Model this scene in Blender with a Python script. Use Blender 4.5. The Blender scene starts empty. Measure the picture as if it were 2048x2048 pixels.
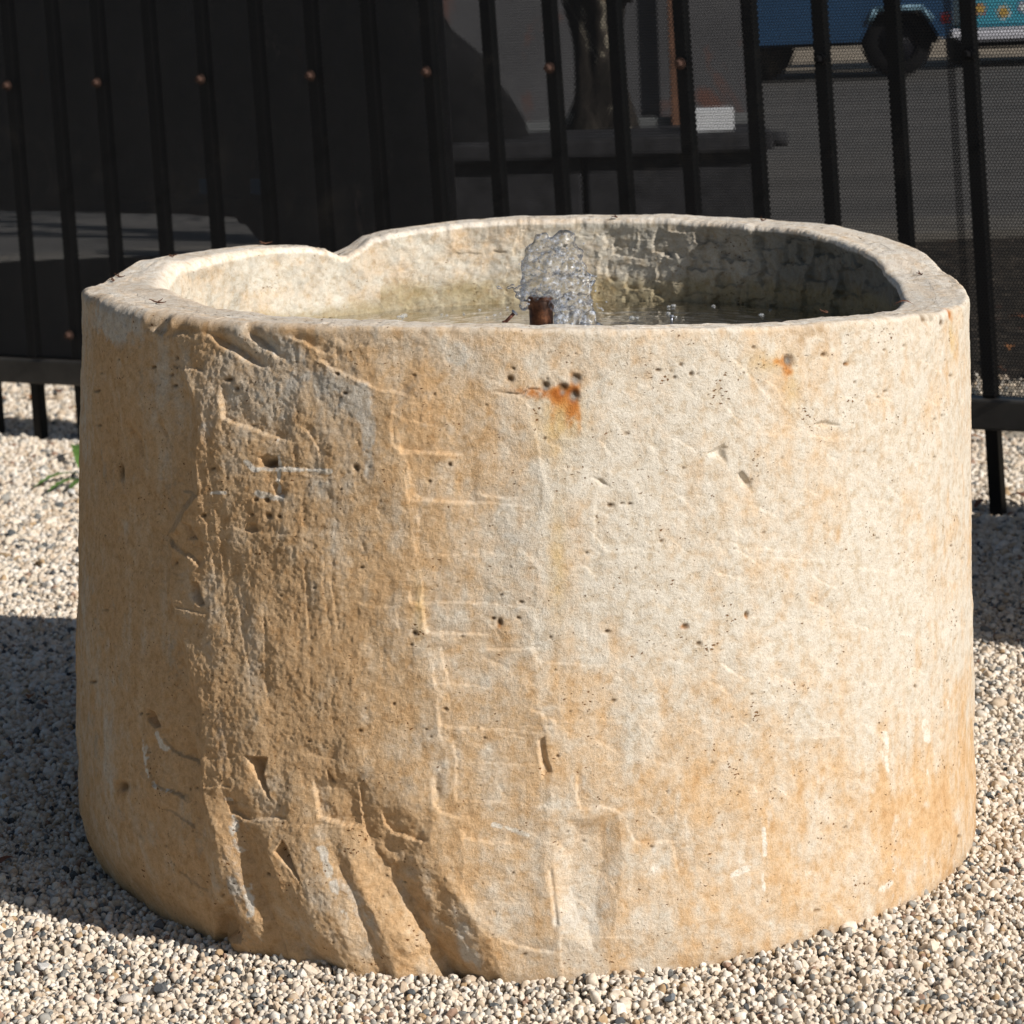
import bpy, bmesh, math, random
import numpy as np
from mathutils import Vector, Matrix

random.seed(7)
SC = bpy.context.scene
COL = SC.collection

# ------------------------------------------------------------------ camera
F = 5400.0                      # focal length in pixels of a 2048 px wide picture
CAM_H = 1.05
PITCH = math.radians(4.0)
ROLL = math.radians(2.4)
PX, PY = 1024.0, -64 + F * math.tan(PITCH)
cam_d = bpy.data.cameras.new('camera')
cam = bpy.data.objects.new('camera', cam_d)
COL.objects.link(cam)
cam_d.sensor_width = 36.0
cam_d.lens = F / 2048 * 36
cam_d.shift_y = -(1024 - PY) / 2048
cam_d.clip_start = 0.05
cam_d.clip_end = 600
cam.matrix_world = (Matrix.Translation((0, 0, CAM_H)) @ Matrix.Rotation(math.pi / 2 - PITCH, 4, 'X')
                    @ Matrix.Rotation(-ROLL, 4, 'Z'))
cam_d.dof.use_dof = True
cam_d.dof.focus_distance = 2.95
cam_d.dof.aperture_fstop = 14
SC.camera = cam

# ------------------------------------------------------------------ light
SUN_EL = math.radians(31)
SUN_H = Vector((0.81, -0.586, 0)).normalized()          # horizontal direction towards the sun
sun_vec = Vector((SUN_H.x * math.cos(SUN_EL), SUN_H.y * math.cos(SUN_EL), math.sin(SUN_EL)))
w = bpy.data.worlds.new('World')
SC.world = w
w.use_nodes = True
nt = w.node_tree
sky = nt.nodes.new('ShaderNodeTexSky')
sky.sky_type = 'NISHITA'
sky.sun_disc = False
sky.sun_elevation = SUN_EL
sky.sun_rotation = math.atan2(SUN_H.x, SUN_H.y)
nt.links.new(sky.outputs[0], nt.nodes['Background'].inputs[0])
nt.nodes['Background'].inputs[1].default_value = 0.05
sun_d = bpy.data.lights.new('sun', 'SUN')
sun_d.energy = 4.85
sun_d.angle = math.radians(0.53)
sun_d.color = (1.0, 0.95, 0.89)
sun = bpy.data.objects.new('sun', sun_d)
COL.objects.link(sun)
sun.rotation_euler = sun_vec.to_track_quat('Z', 'Y').to_euler()

SC.view_settings.view_transform = 'Standard'
SC.view_settings.look = 'None'
SC.view_settings.exposure = 0.0
SC.view_settings.gamma = 1.0
SC.view_settings.use_curve_mapping = False
SC.render.engine = 'CYCLES'
SC.cycles.transparent_max_bounces = 24
SC.cycles.max_bounces = 10
SC.cycles.diffuse_bounces = 2
SC.cycles.transmission_bounces = 8
SC.cycles.glossy_bounces = 4
SC.cycles.sample_clamp_indirect = 6.0


# ------------------------------------------------------------------ helpers
def proj(P):
    """pixel (of 2048) at which the photograph's camera sees world points"""
    x = P[..., 0]; y = P[..., 1]; z = P[..., 2] - CAM_H
    d = y * math.cos(PITCH) - z * math.sin(PITCH)
    v = -(z * math.cos(PITCH) + y * math.sin(PITCH))
    a = x / d; b = v / d
    c, s = math.cos(ROLL), math.sin(ROLL)
    return PX + F * (a * c + b * s), PY + F * (-a * s + b * c)


def ray(X, Y):
    u = (X - PX) / F; v = (Y - PY) / F
    c, s = math.cos(ROLL), math.sin(ROLL)
    a = u * c - v * s; b = u * s + v * c
    return Vector((a, math.cos(PITCH) - b * math.sin(PITCH), -math.sin(PITCH) - b * math.cos(PITCH)))


def at_z(X, Y, z=0.0):
    d = ray(X, Y)
    return Vector((0, 0, CAM_H)) + d * ((z - CAM_H) / d.z)


def at_y(X, Y, y):
    d = ray(X, Y)
    return Vector((0, 0, CAM_H)) + d * (y / d.y)


def mesh_obj(name, verts, faces, mat, parent=None, smooth=False, edges=()):
    me = bpy.data.meshes.new(name)
    me.from_pydata([tuple(v) for v in verts], list(edges), [tuple(f) for f in faces])
    me.update()
    if smooth:
        me.shade_smooth()
    if mat:
        me.materials.append(mat)
    o = bpy.data.objects.new(name, me)
    COL.objects.link(o)
    if parent:
        o.parent = parent
    return o


def bm_obj(name, bm, mat, parent=None, smooth=False):
    me = bpy.data.meshes.new(name)
    bm.normal_update()
    bm.to_mesh(me)
    bm.free()
    if smooth:
        me.shade_smooth()
    if mat:
        me.materials.append(mat)
    o = bpy.data.objects.new(name, me)
    COL.objects.link(o)
    if parent:
        o.parent = parent
    return o


def grid_obj(name, P, mat, wrap_u=False, parent=None, col=None):
    """P: (nu, nv, 3) array -> quad grid mesh, fast"""
    nu, nv = P.shape[:2]
    iu = np.arange(nu if wrap_u else nu - 1)
    iv = np.arange(nv - 1)
    A, B = np.meshgrid(iu, iv, indexing='ij')
    A2 = (A + 1) % nu
    q = np.stack([A * nv + B, A2 * nv + B, A2 * nv + B + 1, A * nv + B + 1], -1).reshape(-1, 4).astype(np.int32)
    me = bpy.data.meshes.new(name)
    me.vertices.add(nu * nv)
    me.vertices.foreach_set('co', P.reshape(-1).astype(np.float32))
    me.loops.add(q.size)
    me.loops.foreach_set('vertex_index', q.reshape(-1))
    me.polygons.add(len(q))
    me.polygons.foreach_set('loop_start', np.arange(0, q.size, 4, dtype=np.int32))
    me.update(calc_edges=True)
    me.shade_smooth()
    if col is not None:
        ca = me.color_attributes.new('stone', 'FLOAT_COLOR', 'POINT')
        c4 = np.ones((nu * nv, 4), np.float32)
        c4[:, :3] = col.reshape(-1, 3)
        ca.data.foreach_set('color', c4.reshape(-1))
    me.materials.append(mat)
    o = bpy.data.objects.new(name, me)
    COL.objects.link(o)
    if parent:
        o.parent = parent
    return o


def empty(name, label, cat, loc=(0, 0, 0), group=None):
    o = bpy.data.objects.new(name, None)
    COL.objects.link(o)
    o.location = loc
    return tag(o, label, cat, group)


def tag(o, label=None, cat=None, group=None, kind=None):
    if label: o['label'] = label
    if cat: o['category'] = cat
    if group: o['group'] = group
    if kind: o['kind'] = kind
    return o


def add_box(bm, lo, hi, M=None, bev=0.0):
    r = bmesh.ops.create_cube(bm, size=1.0)
    vs = r['verts']
    lo = Vector(lo); hi = Vector(hi)
    c = (lo + hi) / 2; s = hi - lo
    for v in vs:
        v.co = Vector((v.co.x * s.x, v.co.y * s.y, v.co.z * s.z)) + c
    if bev > 0:
        es = list({e for v in vs for e in v.link_edges})
        r2 = bmesh.ops.bevel(bm, geom=es, offset=bev, segments=2, affect='EDGES', profile=0.6)
        vs = list({v for f in r2['faces'] for v in f.verts} | {v for v in vs if v.is_valid})
    if M is not None:
        for v in vs:
            v.co = M @ v.co
    return vs


def add_cyl(bm, p0, p1, r0, r1=None, seg=16):
    p0 = Vector(p0); p1 = Vector(p1)
    r1 = r0 if r1 is None else r1
    d = p1 - p0
    M = Matrix.Translation((p0 + p1) / 2) @ d.to_track_quat('Z', 'Y').to_matrix().to_4x4()
    return bmesh.ops.create_cone(bm, cap_ends=True, segments=seg, radius1=r0, radius2=r1, depth=d.length, matrix=M)['verts']


# ---- numpy noise
_rng = np.random.default_rng(11)
_TAB = _rng.random((8, 512, 512)).astype(np.float32)


def vnoise(x, y, k=0):
    T = _TAB[k % 8]
    x = x + 37.3 * k; y = y + 91.7 * k
    xf = np.floor(x); yf = np.floor(y)
    fx = (x - xf).astype(np.float32); fy = (y - yf).astype(np.float32)
    xi = xf.astype(np.int32) & 511; yi = yf.astype(np.int32) & 511
    x1 = (xi + 1) & 511; y1 = (yi + 1) & 511
    fx = fx * fx * (3 - 2 * fx); fy = fy * fy * (3 - 2 * fy)
    return ((T[xi, yi] * (1 - fx) + T[x1, yi] * fx) * (1 - fy) + (T[xi, y1] * (1 - fx) + T[x1, y1] * fx) * fy) * 2 - 1


def fbm(x, y, k=0, n=4, g=0.5):
    a = 1.0; r = 0; t = 0
    for i in range(n):
        r = r + a * vnoise(x * 2 ** i, y * 2 ** i, k + i)
        t += a; a *= g
    return r / t


def sst(a, b, x):
    t = np.clip((x - a) / (b - a), 0, 1)
    return t * t * (3 - 2 * t)


# ---- relief tools, all in "pixel" coordinates of the wall surface (1 px is about 0.55 mm)
def _poly_dist(X, Y, pts):
    """distance, side sign and 0..1 position along an open polyline"""
    best = np.full(X.shape, 1e9); side = np.zeros(X.shape); par = np.zeros(X.shape)
    L = [0]
    for a, b in zip(pts[:-1], pts[1:]):
        L.append(L[-1] + math.hypot(b[0] - a[0], b[1] - a[1]))
    for i, (a, b) in enumerate(zip(pts[:-1], pts[1:])):
        dx, dy = b[0] - a[0], b[1] - a[1]
        l2 = dx * dx + dy * dy
        t = np.clip(((X - a[0]) * dx + (Y - a[1]) * dy) / l2, 0, 1)
        vx = X - a[0] - t * dx; vy = Y - a[1] - t * dy
        d = np.sqrt(vx * vx + vy * vy)
        m = d < best - 1e-6
        best = np.where(m, d, best)
        s = np.sign(dx * (Y - a[1]) - dy * (X - a[0]))
        side = np.where(m, s, side)
        par = np.where(m, (L[i] + t * math.sqrt(l2)) / L[-1], par)
    return best, side, par


def _box(X, Y, pts, m):
    xs = [p[0] for p in pts]; ys = [p[1] for p in pts]
    return (X > min(xs) - m) & (X < max(xs) + m) & (Y > min(ys) - m) & (Y < max(ys) + m)


def ledge(D, X, Y, J, pts, depth=0.004, wid=60, ends=0.16):
    """a tool mark: a lip along the line, the stone recessed on its upper right side"""
    m = _box(X, Y, pts, wid * 3.2)
    if not m.any(): return
    x = X[m] + J[0][m] * 4 + J[2][m] * 2.5; y = Y[m] + J[1][m] * 4 - J[2][m] * 2
    d, s, t = _poly_dist(x, y, pts)
    sd = -s * d
    e = sst(0, ends, t) * sst(0, ends, 1 - t)
    up = sst(-1.0, 2.2, sd)
    depth = depth * (0.75 + 0.55 * J[1][m])
    D[m] -= depth * e * up * np.exp(-np.maximum(sd, 0) / wid)
    D[m] += depth * 0.07 * e * (1 - up) * np.exp(-np.maximum(-sd, 0) / 9)


def groove(D, X, Y, J, pts, wl, wr, depths):
    m = _box(X, Y, pts, max(wl, wr) * 1.3)
    if not m.any(): return
    x = X[m] + J[0][m] * 6; y = Y[m] + J[1][m] * 6
    d, s, t = _poly_dist(x, y, pts)
    sd = -s * d
    k = np.where(sd > 0, np.clip(1 - sd / wr, 0, 1) ** 1.2, np.clip(1 + sd / wl, 0, 1) ** 1.2)
    D[m] -= np.interp(t, np.linspace(0, 1, len(depths)), depths) * k


def polydent(D, X, Y, J, pts, depth, wid=10, jit=2.0):
    m = _box(X, Y, pts, 12)
    if not m.any(): return
    x = X[m] + J[0][m] * jit; y = Y[m] + J[1][m] * jit
    inside = np.zeros(x.shape, bool); d = np.full(x.shape, 1e9)
    n = len(pts)
    for i in range(n):
        a = pts[i]; b = pts[(i + 1) % n]
        c = ((a[1] > y) != (b[1] > y)) & (x < (b[0] - a[0]) * (y - a[1]) / (b[1] - a[1] + 1e-9) + a[0])
        inside ^= c
        dx, dy = b[0] - a[0], b[1] - a[1]
        t = np.clip(((x - a[0]) * dx + (y - a[1]) * dy) / (dx * dx + dy * dy), 0, 1)
        d = np.minimum(d, np.hypot(x - a[0] - t * dx, y - a[1] - t * dy))
    v = np.where(inside, np.clip(d / wid, 0, 1), 0)
    D[m] -= depth * v


def blob(X, Y, cx, cy, rx, ry, ang=0.0, p=2.0):
    c, s = math.cos(ang), math.sin(ang)
    x = (X - cx) * c + (Y - cy) * s; y = -(X - cx) * s + (Y - cy) * c
    return np.exp(-((np.abs(x) / rx) ** p + (np.abs(y) / ry) ** p))


# ------------------------------------------------------------------ material helpers
def new_mat(name):
    m = bpy.data.materials.new(name)
    m.use_nodes = True
    n = m.node_tree.nodes
    return m, m.node_tree, n['Principled BSDF'], n['Material Output']


def N(nt, t, **kw):
    n = nt.nodes.new(t)
    for k, v in kw.items():
        if isinstance(k, str) and k.startswith('i_'):
            n.inputs[k[2:].replace('_', ' ')].default_value = v
        else:
            setattr(n, k, v)
    return n


def mix_rgb(nt, a, b, f, mode='MIX'):
    m = nt.nodes.new('ShaderNodeMix')
    m.data_type = 'RGBA'
    m.blend_type = mode
    for sock, v in ((m.inputs[0], f), (m.inputs[6], a), (m.inputs[7], b)):
        if hasattr(v, 'links'): nt.links.new(v, sock)
        else: sock.default_value = v if not isinstance(v, tuple) or len(v) == 4 else (*v, 1)
    return m.outputs[2]


def ramp(nt, fac, stops, interp='LINEAR'):
    r = nt.nodes.new('ShaderNodeValToRGB')
    r.color_ramp.interpolation = interp
    while len(r.color_ramp.elements) < len(stops): r.color_ramp.elements.new(0.5)
    for e, (p, c) in zip(r.color_ramp.elements, stops):
        e.position = p
        e.color = (*c, 1) if len(c) == 3 else c
    if fac is not None: nt.links.new(fac, r.inputs[0])
    return r.outputs[0]


def noise(nt, scale, detail=4, rough=0.55, coord=None, dist=0.0):
    n = N(nt, 'ShaderNodeTexNoise')
    n.inputs['Scale'].default_value = scale
    n.inputs['Detail'].default_value = detail
    n.inputs['Roughness'].default_value = rough
    n.inputs['Distortion'].default_value = dist
    if coord is not None: nt.links.new(coord, n.inputs['Vector'])
    return n.outputs[0]


def obj_coord(nt):
    return N(nt, 'ShaderNodeTexCoord').outputs['Object']


def bump(nt, h, strength, dist, nrm=None):
    b = N(nt, 'ShaderNodeBump')
    b.inputs['Strength'].default_value = strength
    b.inputs['Distance'].default_value = dist
    nt.links.new(h, b.inputs['Height'])
    if nrm is not None: nt.links.new(nrm, b.inputs['Normal'])
    return b.outputs[0]


def simple_mat(name, color, rough=0.7, var=0.25, scale=6.0, metallic=0.0, bmp=0.0, bscale=40, spec=0.4, alt=None):
    m, t, p, o = new_mat(name)
    c = obj_coord(t)
    n = noise(t, scale, 6, 0.6, c)
    dark = tuple(x * (1 - var) for x in color)
    lite = alt if alt else tuple(min(1, x * (1 + var)) for x in color)
    t.links.new(ramp(t, n, [(0.3, dark), (0.7, lite)]), p.inputs['Base Color'])
    p.inputs['Roughness'].default_value = rough
    p.inputs['Metallic'].default_value = metallic
    p.inputs['Specular IOR Level'].default_value = spec
    if bmp:
        t.links.new(bump(t, noise(t, bscale, 5, 0.6, c), bmp, 0.002), p.inputs['Normal'])
    return m


# stone: colour comes from the mapped stains and painted shade, the grain from noise
def stone_material():
    m, t, p, o = new_mat('travertine')
    c = obj_coord(t)
    a = N(t, 'ShaderNodeAttribute', attribute_name='stone')
    g1 = noise(t, 430, 4, 0.85, c)
    g2 = noise(t, 95, 5, 0.65, c)
    f1 = ramp(t, g1, [(0.28, (0.70, 0.63, 0.55)), (0.43, (0.99, 0.975, 0.95)), (0.6, (1.09, 1.09, 1.09)), (0.72, (1.20, 1.22, 1.24))])
    f2 = ramp(t, g2, [(0.34, (0.86, 0.79, 0.70)), (0.5, (1.0, 1.0, 1.0)), (0.66, (1.07, 1.09, 1.12))])
    x = mix_rgb(t, a.outputs['Color'], f1, 1.0, 'MULTIPLY')
    x = mix_rgb(t, x, f2, 1.0, 'MULTIPLY')
    # tiny open pores holding brown dirt
    v = N(t, 'ShaderNodeTexVoronoi')
    v.inputs['Scale'].default_value = 170
    wv = N(t, 'ShaderNodeTexNoise'); wv.inputs['Scale'].default_value = 260; t.links.new(c, wv.inputs['Vector'])
    wm = N(t, 'ShaderNodeVectorMath', operation='MULTIPLY_ADD'); t.links.new(wv.outputs['Color'], wm.inputs[0]); wm.inputs[1].default_value = (.006, .006, .005); t.links.new(c, wm.inputs[2])
    ws = N(t, 'ShaderNodeMapping'); ws.inputs['Scale'].default_value = (.75, .75, 1.5); t.links.new(wm.outputs[0], ws.inputs[0])
    t.links.new(ws.outputs[0], v.inputs['Vector'])
    sel = noise(t, 28, 3, 0.6, c)
    lo = N(t, 'ShaderNodeMapRange'); t.links.new(sel, lo.inputs[0])
    lo.inputs[1].default_value = 0.42; lo.inputs[2].default_value = 0.72
    lo.inputs[3].default_value = 0.01; lo.inputs[4].default_value = 0.30
    lt = N(t, 'ShaderNodeMath', operation='SUBTRACT'); t.links.new(lo.outputs[0], lt.inputs[0]); t.links.new(v.outputs['Distance'], lt.inputs[1])
    pore = N(t, 'ShaderNodeMapRange'); t.links.new(lt.outputs[0], pore.inputs[0])
    pore.inputs[1].default_value = 0.0; pore.inputs[2].default_value = 0.10
    x = mix_rgb(t, x, mix_rgb(t, x, (0.36, 0.23, 0.13), 1.0, 'MULTIPLY'), pore.outputs[0])
    t.links.new(x, p.inputs['Base Color'])
    p.inputs['Roughness'].default_value = 0.92
    p.inputs['Specular IOR Level'].default_value = 0.2
    inv = N(t, 'ShaderNodeMath', operation='SUBTRACT'); inv.inputs[0].default_value = 1.0; t.links.new(pore.outputs[0], inv.inputs[1])
    b = bump(t, inv.outputs[0], 0.9, 0.0014)
    b = bump(t, g1, 1.0, 0.0014, b)
    b = bump(t, g2, 0.7, 0.0026, b)
    t.links.new(b, p.inputs['Normal'])
    return m


M_STONE = stone_material()

# ------------------------------------------------------------------ the setting: ground, kerb, road
def ground_mat(name, c0, c1, scale, bs=0.0, bscale=60, speck=None):
    m, t, p, o = new_mat(name)
    c = obj_coord(t)
    x = ramp(t, noise(t, scale, 8, 0.65, c), [(0.35, c0), (0.65, c1)])
    if speck:
        v = N(t, 'ShaderNodeTexVoronoi'); v.inputs['Scale'].default_value = speck[0]
        t.links.new(c, v.inputs['Vector'])
        cr = ramp(t, v.outputs['Color'], speck[1], 'CONSTANT')
        x = mix_rgb(t, x, cr, speck[2])
        if bs: t.links.new(bump(t, v.outputs['Distance'], bs, -0.006), p.inputs['Normal'])
    elif bs:
        t.links.new(bump(t, noise(t, bscale, 6, 0.6, c), bs, 0.004), p.inputs['Normal'])
    t.links.new(x, p.inputs['Base Color'])
    p.inputs['Roughness'].default_value = 0.95
    p.inputs['Specular IOR Level'].default_value = 0.15
    return m


M_BED = ground_mat('gravel_bed', (0.30, 0.26, 0.2), (0.42, 0.37, 0.29), 30, 0.8,
                   speck=(120, [(0, (0.08, 0.08, 0.085)), (0.2, (0.42, 0.36, 0.28)), (0.5, (0.55, 0.48, 0.38)), (0.8, (0.3, 0.22, 0.14))], 0.7))
M_SHADE_GROUND = ground_mat('painted_shade_ground', (0.018, 0.015, 0.012), (0.07, 0.058, 0.045), 5, 0.6, 30,
                    speck=(45, [(0, (0.02, 0.018, 0.015)), (0.55, (0.05, 0.04, 0.03)), (0.85, (0.16, 0.13, 0.1)), (0.95, (0.12, 0.05, 0.03))], 0.55))  # ground beyond the fence, its shade painted into the dark colour


def sheet(name, pts, z, mat, sub=1):
    bm = bmesh.new()
    vs = [bm.verts.new((x, y, z)) for x, y in pts]
    bm.faces.new(vs)
    o = bm_obj(name, bm, mat)
    o['kind'] = 'structure'
    return o


FA = Vector((-1.1295, 6.25, 0)); FD = Vector((0.83843, -0.54501, 0)).normalized()   # the fence line
FN = Vector((-FD.y, FD.x, 0))                                                      # away from the camera
FS = 0.1508; FO = 0.2504 + 0.025            # picket spacing, position of picket 0

sheet('ground', [(-250, -60), (250, -60), (250, 300), (-250, 300)], -0.03, M_SHADE_GROUND)
e0 = FA - FD * 6 + FN * 0.95; e1 = FA + FD * 8 + FN * 0.95
g_pts = [(-8, -1), (12, -1), (e1.x + 4, e1.y), (e0.x - 2, e0.y)]
sheet('gravel_bed', g_pts, -0.008, M_BED)

# road, slabs and kerb beyond the yard
m, t, p, o = new_mat('asphalt')
c = obj_coord(t)
mp = N(t, 'ShaderNodeMapping'); mp.inputs['Scale'].default_value = (0.12, 1.0, 1.0); t.links.new(c, mp.inputs[0])
x = ramp(t, noise(t, 1.3, 6, 0.6, mp.outputs[0]), [(0.3, (0.066, 0.063, 0.059)), (0.7, (0.118, 0.111, 0.103))])
x = mix_rgb(t, x, ramp(t, noise(t, 90, 2, 0.5, c), [(0.3, (0.75, 0.75, 0.75)), (0.7, (1.2, 1.2, 1.2))]), 1.0, 'MULTIPLY')
t.links.new(x, p.inputs['Base Color']); p.inputs['Roughness'].default_value = 0.9
t.links.new(bump(t, noise(t, 120, 3, 0.6, c), 0.5, 0.004), p.inputs['Normal'])
M_ROAD = m
sheet('road', [(-60, 10.75), (60, 10.55), (60, 24.4), (-60, 24.6)], -0.012, M_ROAD)
M_SLAB = simple_mat('pavement_slabs', (0.13, 0.12, 0.105), 0.9, 0.3, 3.0, bmp=0.4, bscale=60)
M_TAN = ground_mat('sandy_lot', (0.30, 0.25, 0.19), (0.42, 0.36, 0.28), 0.6)
sheet('sandy_lot', [(-120, 24.6), (120, 24.4), (120, 160), (-120, 160)], -0.008, M_TAN)
pav = bpy.data.objects.new('pavement', None); COL.objects.link(pav); pav['kind'] = 'structure'
slab_me = None
for i in range(14):
    bm = bmesh.new()
    add_box(bm, (0.006, 0, -0.09), (1.49, 0.58, 0.0), bev=0.006)
    so = bm_obj('slab', bm, M_SLAB, pav)
    so.location = (-8 + i * 1.5, 10.1 - i * 0.012, 0.004 + random.uniform(-.003, .003))

# ------------------------------------------------------------------ the stone trough
ZT = np.array([-0.06, 0.0, 0.05, 0.10, 0.15, 0.30, 0.50, 0.66, 0.75])
CXT = np.array([0.004, 0.004, -0.006, -0.0115, -0.0124, -0.0065, 0.0015, 0.009, 0.010])
CYT = np.array([3.245, 3.248, 3.258, 3.266, 3.27, 3.27, 3.27, 3.27, 3.27])
RT = np.array([0.510, 0.5185, 0.534, 0.5425, 0.5450, 0.5425, 0.5375, 0.5335, 0.5335])
H_TAB = [(-3.117, .700), (-2.925, .697), (-2.778, .693), (-2.70, .686), (-2.655, .672), (-2.63, .668), (-2.596, .663), (-2.565, .673), (-2.521, .682),
         (-2.352, .691), (-2.016, .692), (-1.932, .695), (-1.854, .687), (-1.705, .680), (-1.45, .688), (-1.17, .697),
         (-1.066, .694), (-.92, .692), (-.793, .690), (-.58, .689), (-.231, .687), (.007, .682), (.301, .672), (.538, .665),
         (.807, .656), (1.078, .645), (1.253, .641), (1.405, .640), (1.574, .645), (1.728, .652), (1.841, .667), (1.961, .674),
         (2.202, .689), (2.337, .692), (2.614, .694), (2.712, .697), (2.917, .698)]
HT = np.array([(a + 2 * math.pi * k, h) for k in (-1, 0, 1) for a, h in H_TAB])


def h_rim(th):
    h = np.interp(th, HT[:, 0], HT[:, 1])
    return h + 0.0016 * fbm(th * 9, th * 0 + 3.3, 2, 3) + .0008 * fbm(th * 60, th * 0 + 1, 4, 3) + .0055 * np.exp(-((th + 2.6) / .13) ** 2) * fbm(th * 34, th * 0 + 6.1, 7, 4, .6)


def r_in(th):                                   # inner wall radius at the rim
    return (0.472 + 0.010 * np.sin(th * 2 + 0.6) + 0.012 * np.exp(-(np.abs(th) / 0.6) ** 2)
            - 0.034 * np.exp(-((th + 1.35) / 0.5) ** 2) - 0.016 * np.exp(-((th - 1.45) / 0.35) ** 2) + 0.004 * fbm(th * 5, th * 0 + 1, 5, 3))


def r_hf(th):
    return 0.0055 * fbm(th * 17, th * 0 + 7, 6, 5, .62)


def wrap(th):
    return (th + math.pi) % (2 * math.pi) - math.pi


# ---- stone colours
CREAM = np.array([0.69, 0.63, 0.535]); TAN = np.array([0.67, 0.475, 0.285]); ORANGE = np.array([0.62, 0.385, 0.19])
CHALK = np.array([0.66, 0.61, 0.53]); RUST = np.array([0.42, 0.13, 0.025]); BROWN = np.array([0.20, 0.125, 0.06]); GREY = np.array([0.42, 0.385, 0.33])
GXs = np.array([160, 300, 440, 600, 800, 1000, 1200, 1400, 1600, 1800, 1940.])
GYs = np.array([650, 850, 1050, 1250, 1450, 1650, 1850.])
GT = np.array([
    [.65, .70, .65, .65, .62, .42, .38, .40, .36, .22, .2],
    [.70, .72, .75, .70, .62, .35, .18, .15, .22, .20, .2],
    [.70, .75, .75, .78, .55, .35, .14, .10, .15, .12, .2],
    [.72, .78, .82, .80, .60, .45, .26, .24, .26, .14, .2],
    [.75, .85, .80, .85, .66, .55, .46, .48, .36, .32, .45],
    [.85, .88, .85, .80, .75, .66, .50, .56, .46, .58, .70],
    [.90, .90, .80, .72, .70, .60, .45, .62, .55, .55, .55]])


def lerp(a, b, f):
    return a + (b - a) * f[..., None]


# ---- outer wall
NF, NB, NR = 1480, 140, 590
thF = np.linspace(-1.78, 1.78, NF)
thB = np.linspace(1.78, 2 * math.pi - 1.78, NB + 2)[1:-1]
th = np.concatenate([thF, thB])
tz = np.linspace(0, 1, NR)
TH, T = np.meshgrid(th, tz, indexing='ij')
THW = wrap(TH)
HR = h_rim(wrap(th))[:, None] + 0 * T
RE = 0.0038 + 0.006 * (0.5 + 0.5 * fbm(THW * 6, THW * 0, 6, 3))    # edge rounding
RE = RE + 0.007 * np.exp(-((THW + .95) / .35) ** 2)
Z = -0.06 + (HR - RE + 0.06) * T


def base_pt(TH, Z, R):
    cx = np.interp(Z, ZT, CXT); cy = np.interp(Z, ZT, CYT)
    return np.stack([cx + R * np.sin(TH), cy - R * np.cos(TH), Z], -1)


def r_out(TH, Z):
    W = wrap(TH)
    R = np.interp(Z, ZT, RT) + 0 * W
    R = R + sst(.13, .03, Z) * (.013 * np.exp(-((W + 1.35) / .27) ** 2) + .003)
    # a worn arris at the left, the stone cut flatter beyond it
    cut = np.clip((-0.66 - W) / 0.80, 0, 1)
    R = R - 0.010 * np.sin(np.pi * np.clip(cut, 0, 1)) * sst(0.64, 0.5, Z)
    R = R + 0.0035 * fbm(W * 3.1, Z * 4, 1, 3) + 0.0022 * fbm(W * 9, Z * 11, 3, 3)
    return R


R0 = r_out(TH, Z)
P0 = base_pt(TH, Z, np.interp(Z, ZT, RT))
X, Y = proj(P0)
front = np.abs(THW) < 1.62
U = TH * 0.54                                   # metres along the wall
J = (fbm(U * 40, Z * 40, 2, 3), fbm(U * 40, Z * 40, 5, 3), fbm(U * 240, Z * 240, 1, 2))
D = np.zeros(TH.shape)
Xf = np.where(front, X, -9999.0)

def along(Y_, pts, amp, k):
    ys = [p[0] for p in pts]; xs = [p[1] for p in pts]
    return np.interp(Y_, ys, xs) + amp * fbm(U * 3 + 5, Z * 22, k, 4)


XA = along(Y, [(600, 330), (700, 372), (781, 392), (860, 402), (990, 402), (1070, 345), (1180, 340), (1250, 362), (1300, 377), (1416, 406), (1533, 410), (1688, 430), (1804, 437), (1950, 440)], 12, 3)
XB = along(Y, [(600, 640), (720, 700), (800, 775), (900, 800), (1100, 832), (1250, 850), (1450, 885), (1600, 905), (1750, 930), (1950, 960)], 16, 4)
XC = along(Y, [(600, 1010), (800, 1055), (950, 1085), (1150, 1075), (1300, 1062), (1550, 1100), (1750, 1095), (1950, 1120)], 14, 5)
XD = along(Y, [(600, 1420), (1000, 1460), (1400, 1500), (1950, 1560)], 30, 6)


def chord(lo, hi, sag):
    t_ = np.clip((X - lo) / (hi - lo), 0, 1)
    return -sag * 4 * t_ * (1 - t_)


D += (chord(XA, XB, .0022) + chord(XB, XC, .0030) + chord(XC, XD, .0028)) * front
# the left arris: the face rises gently to it, then breaks away
ra = X - XA
hard = sst(640, 760, Y) * (1 - .35 * sst(1500, 1800, Y))
D += np.where(ra > 0, np.clip(1 - ra / 130, 0, 1) ** 1.3, np.clip(1 + ra / 26, 0, 1)) * .0075 * hard * front
D -= np.clip(-ra / 26, 0, 1) * np.clip(1 + ra / 170, 0, 1) * .004 * hard * front
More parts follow.
